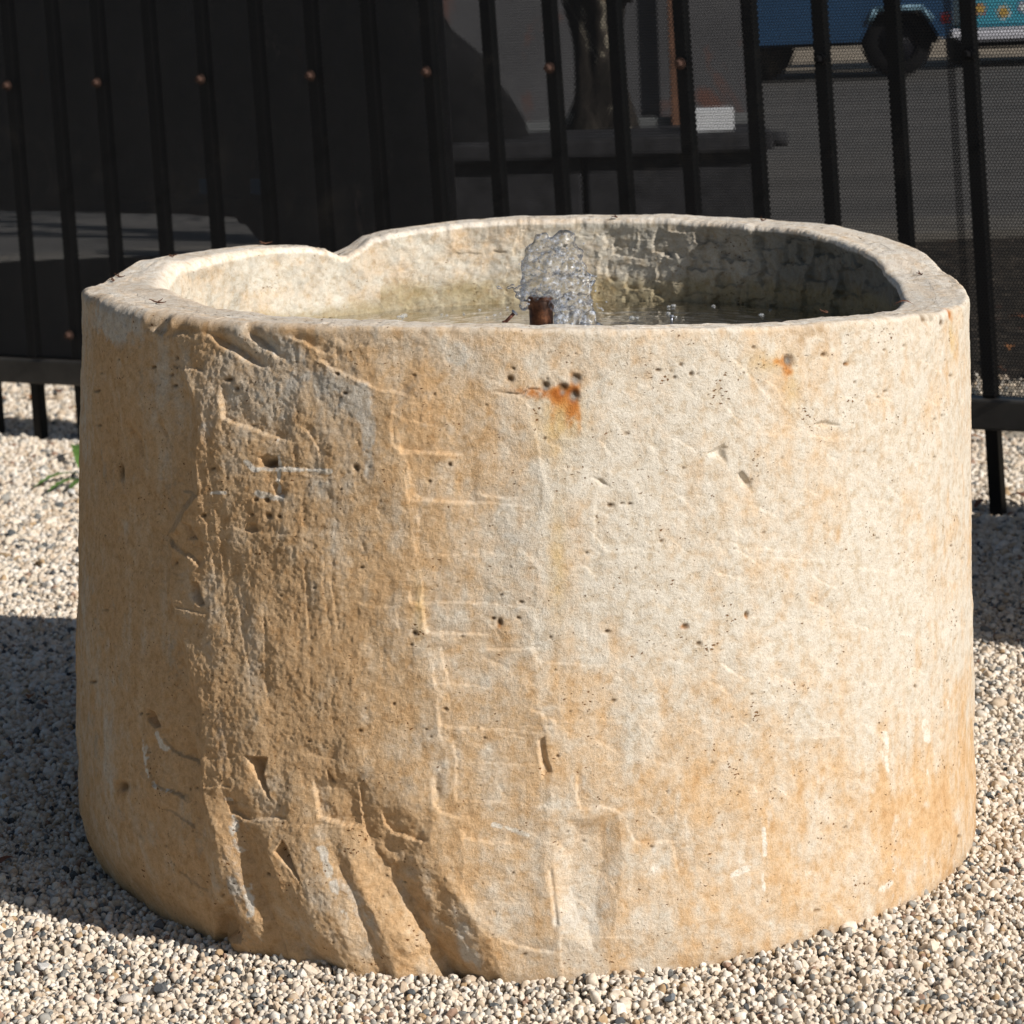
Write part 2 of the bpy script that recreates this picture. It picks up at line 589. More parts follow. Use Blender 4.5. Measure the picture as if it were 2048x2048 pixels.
# shallow adze cuts in rows, steps facing up and to the right
for lo, hi, rows_, dep in ((XB, XC, [838, 908, 1008, 1112, 1212, 1270, 1375, 1455, 1530, 1600, 1690, 1800, 1900], .0030),
                           (XA, XB, [700, 780, 880, 956, 1060, 1150, 1225, 1330, 1420, 1520, 1575, 1650, 1760, 1860], .0018),
                           (XC, XD, [700, 830, 940, 1100, 1165, 1330, 1440, 1620, 1690, 1780, 1880], .0019),
                           (XD, XD + 420, [690, 790, 870, 1000, 1120, 1240, 1360, 1470, 1580, 1700, 1800], .0013)):
    inside = front & (X > lo) & (X < hi)
    tt_ = np.clip((X - lo) / (hi - lo), 0, 1)
    for y_a, y_b in zip(rows_[:-1], rows_[1:]):
        yy = Y - (tt_ * 14 + 5 * J[0] + 1.5 * J[2] + 16 * fbm(U * 9, Z * 3, 1, 2))
        f_ = np.clip((yy - y_a) / (y_b - y_a), 0, 1)
        on = (yy > y_a) & (yy <= y_b) & inside
        amp = .45 + .75 * ((y_a * 7 + int(dep * 1e5)) % 10) / 10
        D -= np.where(on, dep * 1.2 * amp * sst(-.25, .35, fbm(U * 7 + y_a, Z * 2, 6, 2)) * f_ ** 1.6 * (1 - .75 * tt_) * sst(0, .03, tt_), 0)

LEDGES = [  # (points, depth mm, width px)
    ([(440, 760), (443, 800), (448, 838), (500, 860), (549, 877), (588, 884)], 5.0, 90),
    ([(585, 845), (606, 865), (623, 888), (643, 930)], 1.6, 30),
    ([(500, 935), (560, 939), (660, 941)], 2.6, 22),
    ([(590, 949), (643, 956), (705, 950)], 2.0, 40),
    ([(570, 672), (600, 685), (640, 706), (655, 712)], 3.6, 35),
    ([(618, 715), (694, 752), (752, 777), (800, 790), (835, 796)], 4.5, 100),
    ([(668, 655), (667, 700), (668, 735)], 1.8, 60),
    ([(786, 815), (784, 890), (806, 902), (860, 908), (945, 915)], 2.4, 90),
    ([(780, 822), (810, 838), (845, 848)], 2.2, 30),
    ([(815, 915), (821, 980), (833, 998), (895, 1009), (970, 1013)], 2.4, 90),
    ([(950, 990), (990, 1000), (1045, 998)], 1.8, 30),
    ([(829, 1010), (835, 1060), (838, 1110)], 1.6, 60),
    ([(819, 1160), (819, 1208), (846, 1216), (848, 1259), (866, 1271), (990, 1273)], 2.3, 90),
    ([(965, 1303), (1030, 1300), (1092, 1299)], 1.4, 35),
    ([(700, 1207), (740, 1216), (790, 1217)], 1.6, 40),
    ([(1062, 820), (1080, 900), (1086, 950), (1112, 1010)], .7, 60),
    ([(328, 1067), (334, 1087), (360, 1100), (385, 1118), (398, 1140)], 6.0, 28),
    ([(348, 1212), (380, 1222), (418, 1231)], 2.4, 34),
    ([(355, 988), (385, 988), (398, 994), (410, 985)], 2.0, 20),
    ([(330, 1090), (328, 1150), (332, 1220), (352, 1290)], 1.8, 50),
    ([(271, 1474), (277, 1533), (290, 1572), (325, 1587), (368, 1612)], 4.5, 44),
    ([(308, 1455), (314, 1480), (328, 1503), (350, 1517), (378, 1525), (410, 1534)], 4.5, 36),
    ([(308, 1618), (330, 1630), (352, 1644), (388, 1664)], 2.2, 30),
    ([(330, 1700), (350, 1745), (400, 1780), (420, 1790)], 3.5, 40),
    ([(412, 1571), (440, 1573), (465, 1576)], 2.5, 25),
    ([(449, 1585), (461, 1628), (484, 1642), (530, 1640), (576, 1643)], 6.0, 50),
    ([(590, 1514), (632, 1518), (674, 1524)], 1.6, 30),
    ([(618, 1560), (626, 1600), (632, 1636), (651, 1649), (721, 1657)], 6.5, 55),
    ([(712, 1570), (716, 1610), (722, 1660), (730, 1700)], 3.0, 45),
    ([(758, 1618), (766, 1650), (779, 1672), (815, 1682), (860, 1690)], 5.0, 60),
    ([(876, 1432), (881, 1478), (905, 1485), (912, 1530), (912, 1590)], 1.6, 60),
    ([(864, 1594), (880, 1626), (918, 1638), (950, 1636)], 3.0, 40),
    ([(930, 1528), (1000, 1530), (1086, 1532)], 1.4, 30),
    ([(1030, 1457), (1080, 1456), (1128, 1454)], 1.2, 30),
    ([(918, 1650), (926, 1680), (980, 1689), (1052, 1692)], 2.0, 40),
    ([(955, 1304), (1010, 1303), (1080, 1299)], 1.2, 30),
    ([(878, 1290), (886, 1330), (895, 1376)], 2.0, 60),
    ([(1154, 1535), (1155, 1600), (1165, 1621), (1205, 1615), (1240, 1627), (1252, 1640)], 3.4, 60),
    ([(1250, 1632), (1262, 1665), (1278, 1692), (1320, 1690), (1362, 1686)], 2.6, 50),
    ([(1345, 1690), (1352, 1720), (1362, 1760)], 1.4, 40),
    ([(990, 1876), (1060, 1900), (1125, 1905)], 3.0, 50),
    ([(1122, 1860), (1122, 1900), (1124, 1950)], 1.6, 40),
    ([(1455, 709), (1504, 759), (1549, 808)], 2.2, 36), ([(1520, 752), (1548, 775), (1574, 816)], 2.0, 30),
    ([(1451, 815), (1472, 834), (1495, 856)], 1.7, 30), ([(1679, 793), (1697, 798), (1716, 806)], 1.9, 20),
    ([(1610, 866), (1640, 876), (1676, 881)], 1.8, 24), ([(1737, 995), (1760, 1004), (1786, 1010)], 2.2, 26),
    ([(1603, 975), (1625, 984), (1650, 996)], 1.7, 26), ([(1455, 1084), (1505, 1099), (1568, 1104)], 1.7, 34),
    ([(1429, 1149), (1475, 1158), (1525, 1167)], 1.3, 34), ([(1500, 1012), (1530, 1024), (1568, 1040)], 1.7, 28),
    ([(1439, 1325), (1465, 1345), (1497, 1363)], 2.4, 34), ([(1539, 1349), (1565, 1360), (1594, 1374)], 1.6, 30),
    ([(1478, 1437), (1495, 1455), (1512, 1472)], 1.3, 30), ([(1620, 1150), (1655, 1170), (1680, 1180)], 1.6, 28),
    ([(1700, 1128), (1730, 1138), (1800, 1150)], 1.2, 30), ([(1690, 1240), (1720, 1255), (1760, 1270)], 1.2, 30),
    ([(1838, 720), (1870, 740), (1895, 748)], 1.8, 24), ([(1836, 790), (1860, 803), (1885, 812)], 1.6, 24),
    ([(1900, 612), (1898, 650), (1905, 690)], 1.5, 24), ([(1302, 820), (1304, 870), (1310, 930)], 0.9, 60),
    ([(1165, 1240), (1170, 1290), (1185, 1330)], 1.2, 60), ([(1190, 1000), (1190, 1070), (1215, 1105), (1300, 1098)], 1.5, 60),
]
for pts, dep, wid in LEDGES:
    ledge(D, Xf, Y, J, pts, dep * 0.001, wid)
# random light tooth-chisel strokes over the right-hand side and a few on the left
rs = random.Random(5)
for i in range(90):
    x0 = rs.uniform(940, 1900); y0 = rs.uniform(700, 1860)
    a = rs.uniform(0.15, 0.85); L = rs.uniform(30, 90)
    ledge(D, Xf, Y, J, [(x0, y0), (x0 + L * .5 * math.cos(a), y0 + L * .5 * math.sin(a)), (x0 + L * math.cos(a + .1), y0 + L * math.sin(a + .1))],
          rs.uniform(.7, 1.7) * .001, rs.uniform(10, 30), 0.3)
for i in range(30):
    x0 = rs.uniform(430, 900); y0 = rs.uniform(800, 1500); L = rs.uniform(40, 130)
    ledge(D, Xf, Y, J, [(x0, y0), (x0 + 4, y0 + L * .5), (x0 + 14, y0 + L)], rs.uniform(.4, 1.2) * .001, rs.uniform(5, 14), 0.3)
groove(D, Xf, Y, J, [(985, 784), (1010, 787), (1040, 788), (1062, 782), (1088, 784)], 3, 4, [.001, .003, .003, .002])
# long vertical scratches beside the arris
for pts in ([(412, 790), (418, 900), (432, 1030), (445, 1180), (462, 1320)], [(398, 800), (404, 960), (420, 1100), (440, 1240)],
            [(462, 1140), (475, 1230), (490, 1310), (500, 1400)], [(640, 1080), (646, 1200), (660, 1330)], [(600, 1060), (606, 1180), (612, 1300)],
            [(655, 1090), (662, 1190), (672, 1290)], [(520, 1180), (524, 1300), (530, 1420)], [(440, 1400), (452, 1480), (466, 1560)]):
    ledge(D, Xf, Y, J, pts, 0.0014, 9, 0.2)
# slanting cuts under the chipped left corner of the rim
groove(D, Xf, Y, J, [(408, 664), (440, 690), (480, 712), (524, 732)], 5, 26, [.002, .009, .009, .002])
groove(D, Xf, Y, J, [(466, 652), (500, 676), (530, 694), (558, 716)], 5, 24, [.002, .008, .008, .002])
ledge(D, Xf, Y, J, [(335, 735), (385, 738), (420, 744)], .003, 30)
polydent(D, Xf, Y, J, [(200, 606), (236, 622), (275, 640), (322, 676), (352, 640), (345, 600), (200, 590)], .008, 14)
polydent(D, Xf, Y, J, [(326, 678), (345, 648), (420, 634), (415, 655), (385, 665)], .004, 12)
polydent(D, Xf, Y, J, [(455, 662), (476, 640), (520, 640), (500, 662)], .004, 10)
for q in range(70):
    xx = rs.uniform(175, 1925); ww = rs.uniform(5, 22); yy = 652 - 40 * abs((xx - 1060) / 880) ** 3 + rs.uniform(2, 12)
    polydent(D, Xf, Y, J, [(xx - ww, yy - 12), (xx + ww, yy - 12), (xx + ww * .5, yy + ww * .5), (xx - ww * .6, yy + ww * .35)], rs.uniform(.001, .0035), 5, 4)
# gouges and holes
polydent(D, Xf, Y, J, [(490, 1510), (534, 1516), (526, 1550), (545, 1612), (512, 1560)], .013, 10)
polydent(D, Xf, Y, J, [(562, 1680), (574, 1700), (606, 1776), (580, 1740), (545, 1705)], .012, 8)
polydent(D, Xf, Y, J, [(648, 1540), (656, 1552), (666, 1572), (652, 1568)], .008, 5)
polydent(D, Xf, Y, J, [(278, 1418), (296, 1428), (308, 1458), (292, 1460), (276, 1440)], .010, 6)
polydent(D, Xf, Y, J, [(384, 1160), (398, 1166), (412, 1210), (400, 1212), (386, 1190)], .009, 6)
polydent(D, Xf, Y, J, [(370, 1040), (386, 1048), (398, 1080), (380, 1078)], .006, 6)
polydent(D, Xf, Y, J, [(490, 1046), (508, 1046), (512, 1066), (498, 1072), (484, 1062)], .006, 8)
polydent(D, Xf, Y, J, [(512, 915), (530, 908), (552, 918), (548, 936), (520, 936)], .007, 7)
polydent(D, Xf, Y, J, [(538, 970), (552, 964), (570, 985), (566, 998), (546, 994)], .005, 6)
polydent(D, Xf, Y, J, [(1412, 908), (1450, 884), (1456, 928), (1444, 922)], .006, 9)
polydent(D, Xf, Y, J, [(1474, 945), (1486, 940), (1506, 965), (1504, 982), (1484, 972)], .006, 7)
polydent(D, Xf, Y, J, [(1625, 848), (1650, 840), (1684, 850), (1676, 858), (1636, 856)], .003, 6)
polydent(D, Xf, Y, J, [(1178, 952), (1205, 958), (1226, 976), (1205, 974)], .004, 7)
polydent(D, Xf, Y, J, [(436, 1806), (470, 1800), (492, 1850), (488, 1884), (444, 1880), (434, 1850)], .014, 14)
polydent(D, Xf, Y, J, [(1108, 1700), (1140, 1640), (1235, 1630), (1250, 1720), (1228, 1850), (1190, 1905), (1130, 1870), (1100, 1780)], .008, 40, 6)
polydent(D, Xf, Y, J, [(1074, 1480), (1090, 1470), (1096, 1520), (1106, 1545), (1084, 1560)], .004, 6)
polydent(D, Xf, Y, J, [(1095, 1740), (1106, 1735), (1120, 1850), (1108, 1855)], .003, 6)
# long oblique furrows running down to the foot
groove(D, Xf, Y, J, [(690, 1600), (742, 1700), (800, 1800), (860, 1890), (912, 1985)], 90, 105, [.004, .013, .020, .026, .030])
groove(D, Xf, Y, J, [(640, 1640), (672, 1740), (720, 1840), (765, 1940)], 42, 26, [.001, .006, .009, .008])
groove(D, Xf, Y, J, [(452, 1600), (486, 1690), (520, 1790), (560, 1880)], 30, 46, [.003, .009, .011, .008])
groove(D, Xf, Y, J, [(560, 1810), (600, 1880), (660, 1950)], 24, 40, [.002, .008, .010])
groove(D, Xf, Y, J, [(436, 1780), (440, 1850), (436, 1900)], 10, 36, [.002, .014, .016])
groove(D, Xf, Y, J, [(870, 1560), (872, 1580), (880, 1600)], 10, 16, [.002, .004, .001])
groove(D, Xf, Y, J, [(176, 1640), (192, 1700), (205, 1770)], 14, 14, [.001, .004, .003])
groove(D, Xf, Y, J, [(250, 850), (262, 880), (275, 925)], 8, 12, [.001, .004, .001])
groove(D, Xf, Y, J, [(308, 850), (320, 870), (330, 895)], 6, 9, [.001, .004, .001])
# bumpy broken stone inside the furrow
fm = np.exp(-(((X - 800 - (Y - 1750) * 0.55) / 110) ** 2)) * sst(1620, 1760, Y) * front
D += fm * 0.0045 * fbm(U * 55, Z * 55, 4, 4)
lm = sst(700, 420, X) * sst(1450, 1650, Y) * front
D += lm * 0.003 * fbm(U * 30, Z * 22, 6, 4)
# general roughness, rougher towards the left and the top edge
D += 0.0016 * fbm(U * 26, Z * 26, 0, 3)
rough = 0.45 + 0.65 * sst(1250, 500, X) + 0.25 * sst(760, 660, Y)
D += rough * (0.00085 * fbm(U * 240, Z * 260, 2, 3, .75))
D += 0.00035 * fbm(U * 150, Z * 22, 5, 3) * sst(1100, 600, X) * sst(300, 420, X)
D += rough * 0.0006 * fbm(U * 60, Z * 60, 7, 4, .65) * sst(1300, 900, X)
# open pores and small holes
nr = np.random.default_rng(3)
pore_mask = np.zeros(TH.shape)
Xi = X[:NF]; Yi = Y[:NF]


def pore(cx, cy, rx, ry, dep, dark=1.0, ang=0.0):
    # find grid index of the centre
    c0 = np.searchsorted(Xi[:, NR // 2], cx)
    c0 = min(max(c0, 0), NF - 1)
    lo = max(0, c0 - int(rx * 2 + 30)); hi = min(NF, c0 + int(rx * 2 + 30))
    yy = Yi[c0]
    r0 = np.searchsorted(-yy, -cy)
    b0 = max(0, r0 - int(ry * 2 + 8)); b1 = min(NR, r0 + int(ry * 2 + 8))
    if b1 <= b0: return
    s = (slice(lo, hi), slice(b0, b1))
    v = blob(Xi[s] + J[0][s] * 2, Yi[s] + J[1][s] * 2, cx, cy, rx, ry, ang, 2.5)
    D[s] -= dep * v
    pore_mask[s] = np.maximum(pore_mask[s], v * dark)


for i in range(1500):
    x0 = nr.uniform(170, 1935); y0 = nr.uniform(665, 1940)
    band = math.exp(-((y0 - 745) / 55) ** 2) * (x0 > 820) + math.exp(-((y0 - 1500) / 60) ** 2) * (x0 > 850) * (x0 < 1620) + .9 * math.exp(-((y0 - 760) / 40) ** 2) * (x0 < 560) + .22
    if nr.random() > band: continue
    r = 0.8 + 2.4 * nr.random() ** 4
    pore(x0, y0, r * (1 + nr.random()), r, 0.0009 + 0.0010 * r / 2, 0.45 + 0.6 * nr.random(), nr.uniform(-.4, .4))
for x0, y0, rx, ry in [(1090, 773, 8, 8), (1126, 777, 9, 8), (1152, 758, 11, 9), (1150, 792, 9, 10), (1020, 760, 7, 6), (1222, 1012, 7, 4), (1246, 1008, 4, 2), (1262, 1009, 5, 2),
                       (1578, 722, 9, 12), (998, 1247, 6, 8), (985, 1240, 4, 3), (1372, 1253, 6, 5), (1494, 1230, 4, 6), (829, 1268, 6, 5), (1215, 1265, 5, 3), (1400, 1288, 5, 4),
                       (530, 1002, 5, 5), (534, 1034, 6, 5), (509, 1000, 4, 3), (458, 760, 8, 4), (473, 778, 4, 4), (688, 787, 5, 3), (672, 748, 4, 3), (534, 933, 14, 8),
                       (898, 931, 4, 4), (1648, 709, 5, 4), (1690, 728, 4, 4), (1508, 695, 4, 3), (1384, 748, 4, 4), (226, 946, 5, 16), (350, 716, 4, 4), (1862, 636, 4, 6),
                       (1882, 645, 3, 7), (1848, 638, 5, 6), (710, 935, 6, 5), (228, 1577, 10, 9), (500, 1030, 3, 3), (410, 1030, 4, 4), (1352, 755, 4, 3), (1318, 742, 6, 3)]:
    pore(x0, y0, rx, ry, 0.0022 + 0.0003 * min(rx, ry), 0.9)

_k = np.exp(-(np.arange(-30, 31) / 4.0) ** 2); _k /= _k.sum()
_dt = np.concatenate([D[-30:, -1], D[:, -1], D[:30, -1]])
_ds = np.convolve(_dt, _k, 'valid')[:, None]
_wt = sst(HR - RE - .008, HR - RE, Z)
D = D * (1 - _wt) + (_ds + .0004 * fbm(U * 120, Z * 120, 3, 3)) * _wt
R = R0 + D
Pm = base_pt(TH, Z, R)
# rim: rounded arris and the flat top (shared with the inner shell)
RI = r_in(wrap(th)) + r_hf(wrap(th))


def top_surface(thv, f, ro, ri, hr):
    """f 0 at outer arris .. 1 at the inner one"""
    r = ro + (ri - ro) * f
    z = hr - 0.004 * (1 - f) * 0 + 0.0014 * fbm(thv * 12, f * 3, 4, 3) + 0.0013 * fbm(thv * 60, f * 7, 1, 4, .65)
    return r, z


ro_top = R[:, -1]
re_ = RE[:, -1]
rows = []
for k in range(1, 8):
    a = k / 8 * math.pi / 2
    rr = ro_top - re_ * (1 - math.cos(a)); zz = HR[:, -1] - re_ + re_ * math.sin(a)
    rr = rr + 0.0009 * fbm(th * 65, th * 0 + k * .35, 3, 3) * math.sin(k / 8 * math.pi)
    rows.append((rr, zz))
for f in np.linspace(0, 0.5, 12):
    rr, zz = top_surface(wrap(th), f + 0 * th, ro_top - re_, RI + 0.008 + 0.018 * np.exp(-((wrap(th) + 1.5) / .6) ** 2), HR[:, -1])
    rows.append((rr, zz))
Pt = np.stack([base_pt(th, zz, rr) for rr, zz in rows], 1)
Pall = np.concatenate([Pm, Pt], 1)

# colours of the outer wall
xi = np.clip(np.interp(X, GXs, np.arange(len(GXs))), 0, len(GXs) - 1.001)
yi = np.clip(np.interp(Y, GYs, np.arange(len(GYs))), 0, len(GYs) - 1.001)
x0 = xi.astype(int); y0 = yi.astype(int); fx = xi - x0; fy = yi - y0
tt = (GT[y0, x0] * (1 - fx) + GT[y0, x0 + 1] * fx) * (1 - fy) + (GT[y0 + 1, x0] * (1 - fx) + GT[y0 + 1, x0 + 1] * fx) * fy
n1 = fbm(U * 14, Z * 12, 1, 5, .6); n2 = fbm(U * 5, Z * 4, 3, 4); n3 = fbm(U * 60, Z * 55, 5, 4, .7); ns = fbm(U * 70, Z * 5, 6, 4)
tt = (tt - .42) * 1.1 + .49 + .04 * sst(6, -6, X - XB) - .08 * sst(-6, 6, X - XC) + .10 * sst(1450, 1650, Y) * (X > 1200)
tt = tt + 0.58 * n1 + 0.34 * n2 + 0.46 * n3 + 0.30 * ns - .02
C = lerp(CREAM, TAN, sst(-.05, .95, tt))
C = lerp(C, ORANGE, np.clip((tt - 0.72) * 1.3 + 0.25 * n3, 0, 0.55))
n4 = fbm(U * 33, Z * 30, 2, 5, .65)
C = lerp(C, GREY, np.clip((n4 - 0.35) * 1.6, 0, 0.45) * (X < 900))
gry = (blob(X, Y, 555, 700, 50, 30, .6) + blob(X, Y, 540, 790, 46, 62) + blob(X, Y, 680, 790, 72, 40, .5) + .8 * blob(X, Y, 738, 900, 14, 70)
       + .9 * blob(X, Y, 230, 640, 60, 40, .5) + .5 * blob(X, Y, 940, 720, 30, 50, -.7) + .9 * blob(X, Y, 905, 710, 36, 18, .6) + .5 * blob(X, Y, 420, 800, 22, 90)
       + .6 * blob(X, Y, 470, 1760, 16, 70, -.2) + .6 * blob(X, Y, 720, 1830, 20, 90, -.5) + .7 * blob(X, Y, 930, 1880, 24, 80, -.3) + .8 * blob(X, Y, 1165, 1850, 55, 70)
       + .35 * blob(X, Y, 1180, 1720, 60, 90) + .5 * blob(X, Y, 1205, 1165, 30, 40) + .5 * blob(X, Y, 1030, 1080, 40, 14, .3) + .5 * blob(X, Y, 1880, 1320, 8, 60))
C = lerp(C, CHALK, sst(.16, .62, gry * (0.85 + 1.5 * n3 + 0.8 * n1)) * .9 * front)
n5 = fbm(U * 45, Z * 28, 7, 5, .65)
C = lerp(C, CHALK * 1.16, np.clip((n5 - 0.36) * 3.0, 0, 0.65) * (0.35 + 0.65 * sst(1500, 1700, Y)) * sst(900, 1250, X))
# chalk-white lines: bare stone, plus sunlight painted on chisel lips at lower left
for pts, wd in [([(490, 925), (505, 940), (545, 940), (600, 941), (660, 942)], 5), ([(552, 880), (554, 940), (552, 990)], 4), ([(512, 985), (540, 998), (566, 1000)], 7),
                ([(455, 985), (425, 983)], 3), ([(300, 1470), (312, 1495), (328, 1506), (350, 1518)], 6), ([(268, 1480), (275, 1540), (290, 1573), (325, 1588)], 5), ([(455, 1600), (470, 1680), (482, 1700)], 8),
                ([(210, 612), (240, 620), (262, 618)], 9), ([(990, 1652), (1040, 1668), (1055, 1672)], 6), ([(495, 1770), (505, 1840)], 9), ([(640, 1700), (660, 1770), (690, 1840)], 8),
                ([(1527, 1660), (1530, 1710)], 4), ([(1526, 1745), (1527, 1785)], 4), ([(1770, 1470), (1778, 1560)], 5), ([(1850, 1440), (1856, 1480)], 6), ([(1858, 1540), (1862, 1580)], 4),
                ([(1760, 1780), (1775, 1760)], 5), ([(1470, 1750), (1500, 1735)], 6), ([(1895, 1400), (1900, 1430)], 5)]:
    m = _box(X, Y, pts, 30) & front
    d, s, tpar = _poly_dist(X[m] + J[0][m] * 6, Y[m] + J[1][m] * 6, pts)
    C[m] = lerp(C[m], CHALK * 1.22, np.clip(np.exp(-(d / wd) ** 2) * 1, 0, 1) * 0 + sst(.34, .72, np.exp(-(d / wd) ** 2) * (.85 + 2.2 * n3[m])) * .95)
for q in range(70):
    xx = nr.uniform(1100, 1920); yy = nr.uniform(1500, 1880); rr = nr.uniform(2, 7)
    m = _box(X, Y, [(xx, yy)], 30) & front
    C[m] = lerp(C[m], CHALK * 1.12, .7 * np.clip(blob(X[m] + J[0][m] * 5, Y[m] + J[1][m] * 5, xx, yy, rr * .8, rr * nr.uniform(.8, 3)) * .9, 0, 1))
# rust and yellow run-off
rs_ = (1.0 * blob(X, Y, 1148, 775, 17, 26) + .7 * blob(X, Y, 1138, 838, 9, 26) + .5 * blob(X, Y, 1160, 850, 6, 30) + .45 * blob(X, Y, 1105, 830, 7, 34) + .9 * blob(X, Y, 1150, 815, 12, 26) + .8 * blob(X, Y, 1118, 790, 14, 30) + .9 * blob(X, Y, 1080, 788, 45, 14) + .4 * blob(X, Y, 1020, 782, 40, 10)
       + .9 * blob(X, Y, 1577, 735, 14, 26) + .5 * blob(X, Y, 1545, 722, 30, 10) + .9 * blob(X, Y, 1372, 1255, 12, 7) + .7 * blob(X, Y, 998, 1252, 6, 10) + .7 * blob(X, Y, 1494, 1232, 5, 10)
       + .8 * blob(X, Y, 1902, 630, 5, 18, -.3) + .5 * blob(X, Y, 1880, 625, 20, 8) + .6 * blob(X, Y, 1020, 760, 7, 7) + .6 * blob(X, Y, 1200, 784, 6, 7) + .6 * blob(X, Y, 1692, 728, 5, 5) + .5 * blob(X, Y, 1850, 655, 7, 12))
yl = (.8 * blob(X, Y, 1120, 850, 45, 60) + .6 * blob(X, Y, 1115, 1120, 16, 110) + .5 * blob(X, Y, 1585, 770, 12, 50) + .5 * blob(X, Y, 1530, 725, 40, 22) + .5 * blob(X, Y, 838, 1230, 10, 60) + .5 * blob(X, Y, 1905, 670, 6, 50))
C = lerp(C, np.array([0.62, 0.44, 0.17]), np.clip(yl * (.6 + .6 * n1 + .5 * n3), 0, .6) * front)
C = lerp(C, np.array([0.62, 0.27, 0.06]), sst(.10, .85, rs_ * (.85 + 1.1 * n3 + .5 * ns)) * .9 * front)
C = lerp(C, RUST, np.clip((rs_ - .45) * 1.6 * (.8 + 1.1 * n3), 0, .9) * front)
C = lerp(C, BROWN, np.clip(.5 * blob(X, Y, 1625, 665, 42, 26) * (.4 + 1.6 * n3), 0, .7) * front)
C = lerp(C, BROWN * .8, np.clip(pore_mask * 1.15, 0, 1) * 0.88)
stub = (blob(X, Y, 1092, 779, 6, 4) + blob(X, Y, 1152, 763, 8, 8) + blob(X, Y, 1148, 796, 8, 8) + blob(X, Y, 1580, 722, 5, 7) + .8 * blob(X, Y, 1126, 787, 5, 5)) * front
C = lerp(C, np.array([.30, .28, .25]), np.clip(stub, 0, .9))
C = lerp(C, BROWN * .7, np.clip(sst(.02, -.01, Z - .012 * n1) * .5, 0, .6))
# top of the rim is paler
Ct = np.zeros((len(th), Pt.shape[1], 3)); nn = fbm(th[:, None] * 8, np.arange(Pt.shape[1])[None] * .25, 2, 4)
Ct[:] = lerp(np.array([0.76, 0.70, 0.61]), TAN, np.clip(.06 + .55 * nn + .32 * np.exp(-((wrap(th)[:, None] + .9) / .5) ** 2), 0, 1))
Cw = C[:, -1:, :]
for k in range(9):
    Ct[:, k] = Cw[:, 0] * (1 - k / 9) + Ct[:, k] * (k / 9)
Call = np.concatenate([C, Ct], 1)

trough = empty('stone_trough', 'large round pale stone trough brimming with water, standing on gravel before the fence', 'trough', (0, 3.27, 0))
LOC = np.array([0, 3.27, 0])
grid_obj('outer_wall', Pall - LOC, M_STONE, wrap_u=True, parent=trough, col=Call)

# ---- inner shell
thI = np.concatenate([np.linspace(-1.9, 1.9, 260), np.linspace(1.9, 2 * math.pi - 1.9, 642)[1:-1]])
THI = thI[:, None]
ro_i = np.interp(wrap(thI), np.sort(wrap(th)), ro_top[np.argsort(wrap(th))])
re_i = np.interp(wrap(thI), np.sort(wrap(th)), re_[np.argsort(wrap(th))])
h_i = h_rim(wrap(thI)); ri_i = r_in(wrap(thI)) + r_hf(wrap(thI))
rI = 0.008 + 0.018 * np.exp(-((wrap(thI) + 1.5) / .6) ** 2)
rows = []
for f in np.linspace(0.5, 1.0, 12):
    rows.append(top_surface(wrap(thI), f + 0 * thI, ro_i - re_i, ri_i + rI, h_i))
rI = 0.008 + 0.018 * np.exp(-((wrap(thI) + 1.5) / .6) ** 2)
for k in range(1, 6):
    a = k / 6 * math.pi / 2
    rows.append((ri_i + rI * (1 - math.sin(a)), rows[11][1] - rI * (1 - math.cos(a))))
NW = 190
zi = np.concatenate([np.linspace(0, .33, 150), np.linspace(.33, 1, 41)[1:]])
hz = (h_i - rI - .0005)[:, None]
ZI = hz + (0.30 - hz) * zi[None]
RIW = ri_i[:, None] - 0.02 * (h_i[:, None] - ZI) - r_hf(wrap(thI))[:, None] * sst(.001, .012, hz - ZI)
UI = wrap(THI) * 0.47 + 0 * ZI
UIb = THI * 0.47 + 0 * ZI
PI0 = base_pt(THI + 0 * ZI, ZI, RIW)
XI, YI = proj(PI0)
back = np.abs(wrap(THI) + 0 * ZI) > 1.2
XIb = np.where(back, XI, -9999.0)
JI = (fbm(UIb * 90, ZI * 90, 2, 3), fbm(UIb * 90, ZI * 90, 5, 3), fbm(UIb * 240, ZI * 240, 1, 2))
DI = np.zeros(XI.shape)
# hewn facets on the inside, mostly squarish bites of the chisel
def bite(pts, dep, wid=7):
    polydent(DI, XIb, YI, JI, pts, dep * 1.5, wid * .6, 3)


bite([(908, 503), (966, 506), (962, 536), (907, 530)], .0014, 5)
bite([(985, 500), (1012, 502), (1012, 508), (985, 506)], .002, 3)
bite([(668, 500), (692, 498), (690, 525), (672, 522)], .006, 5)
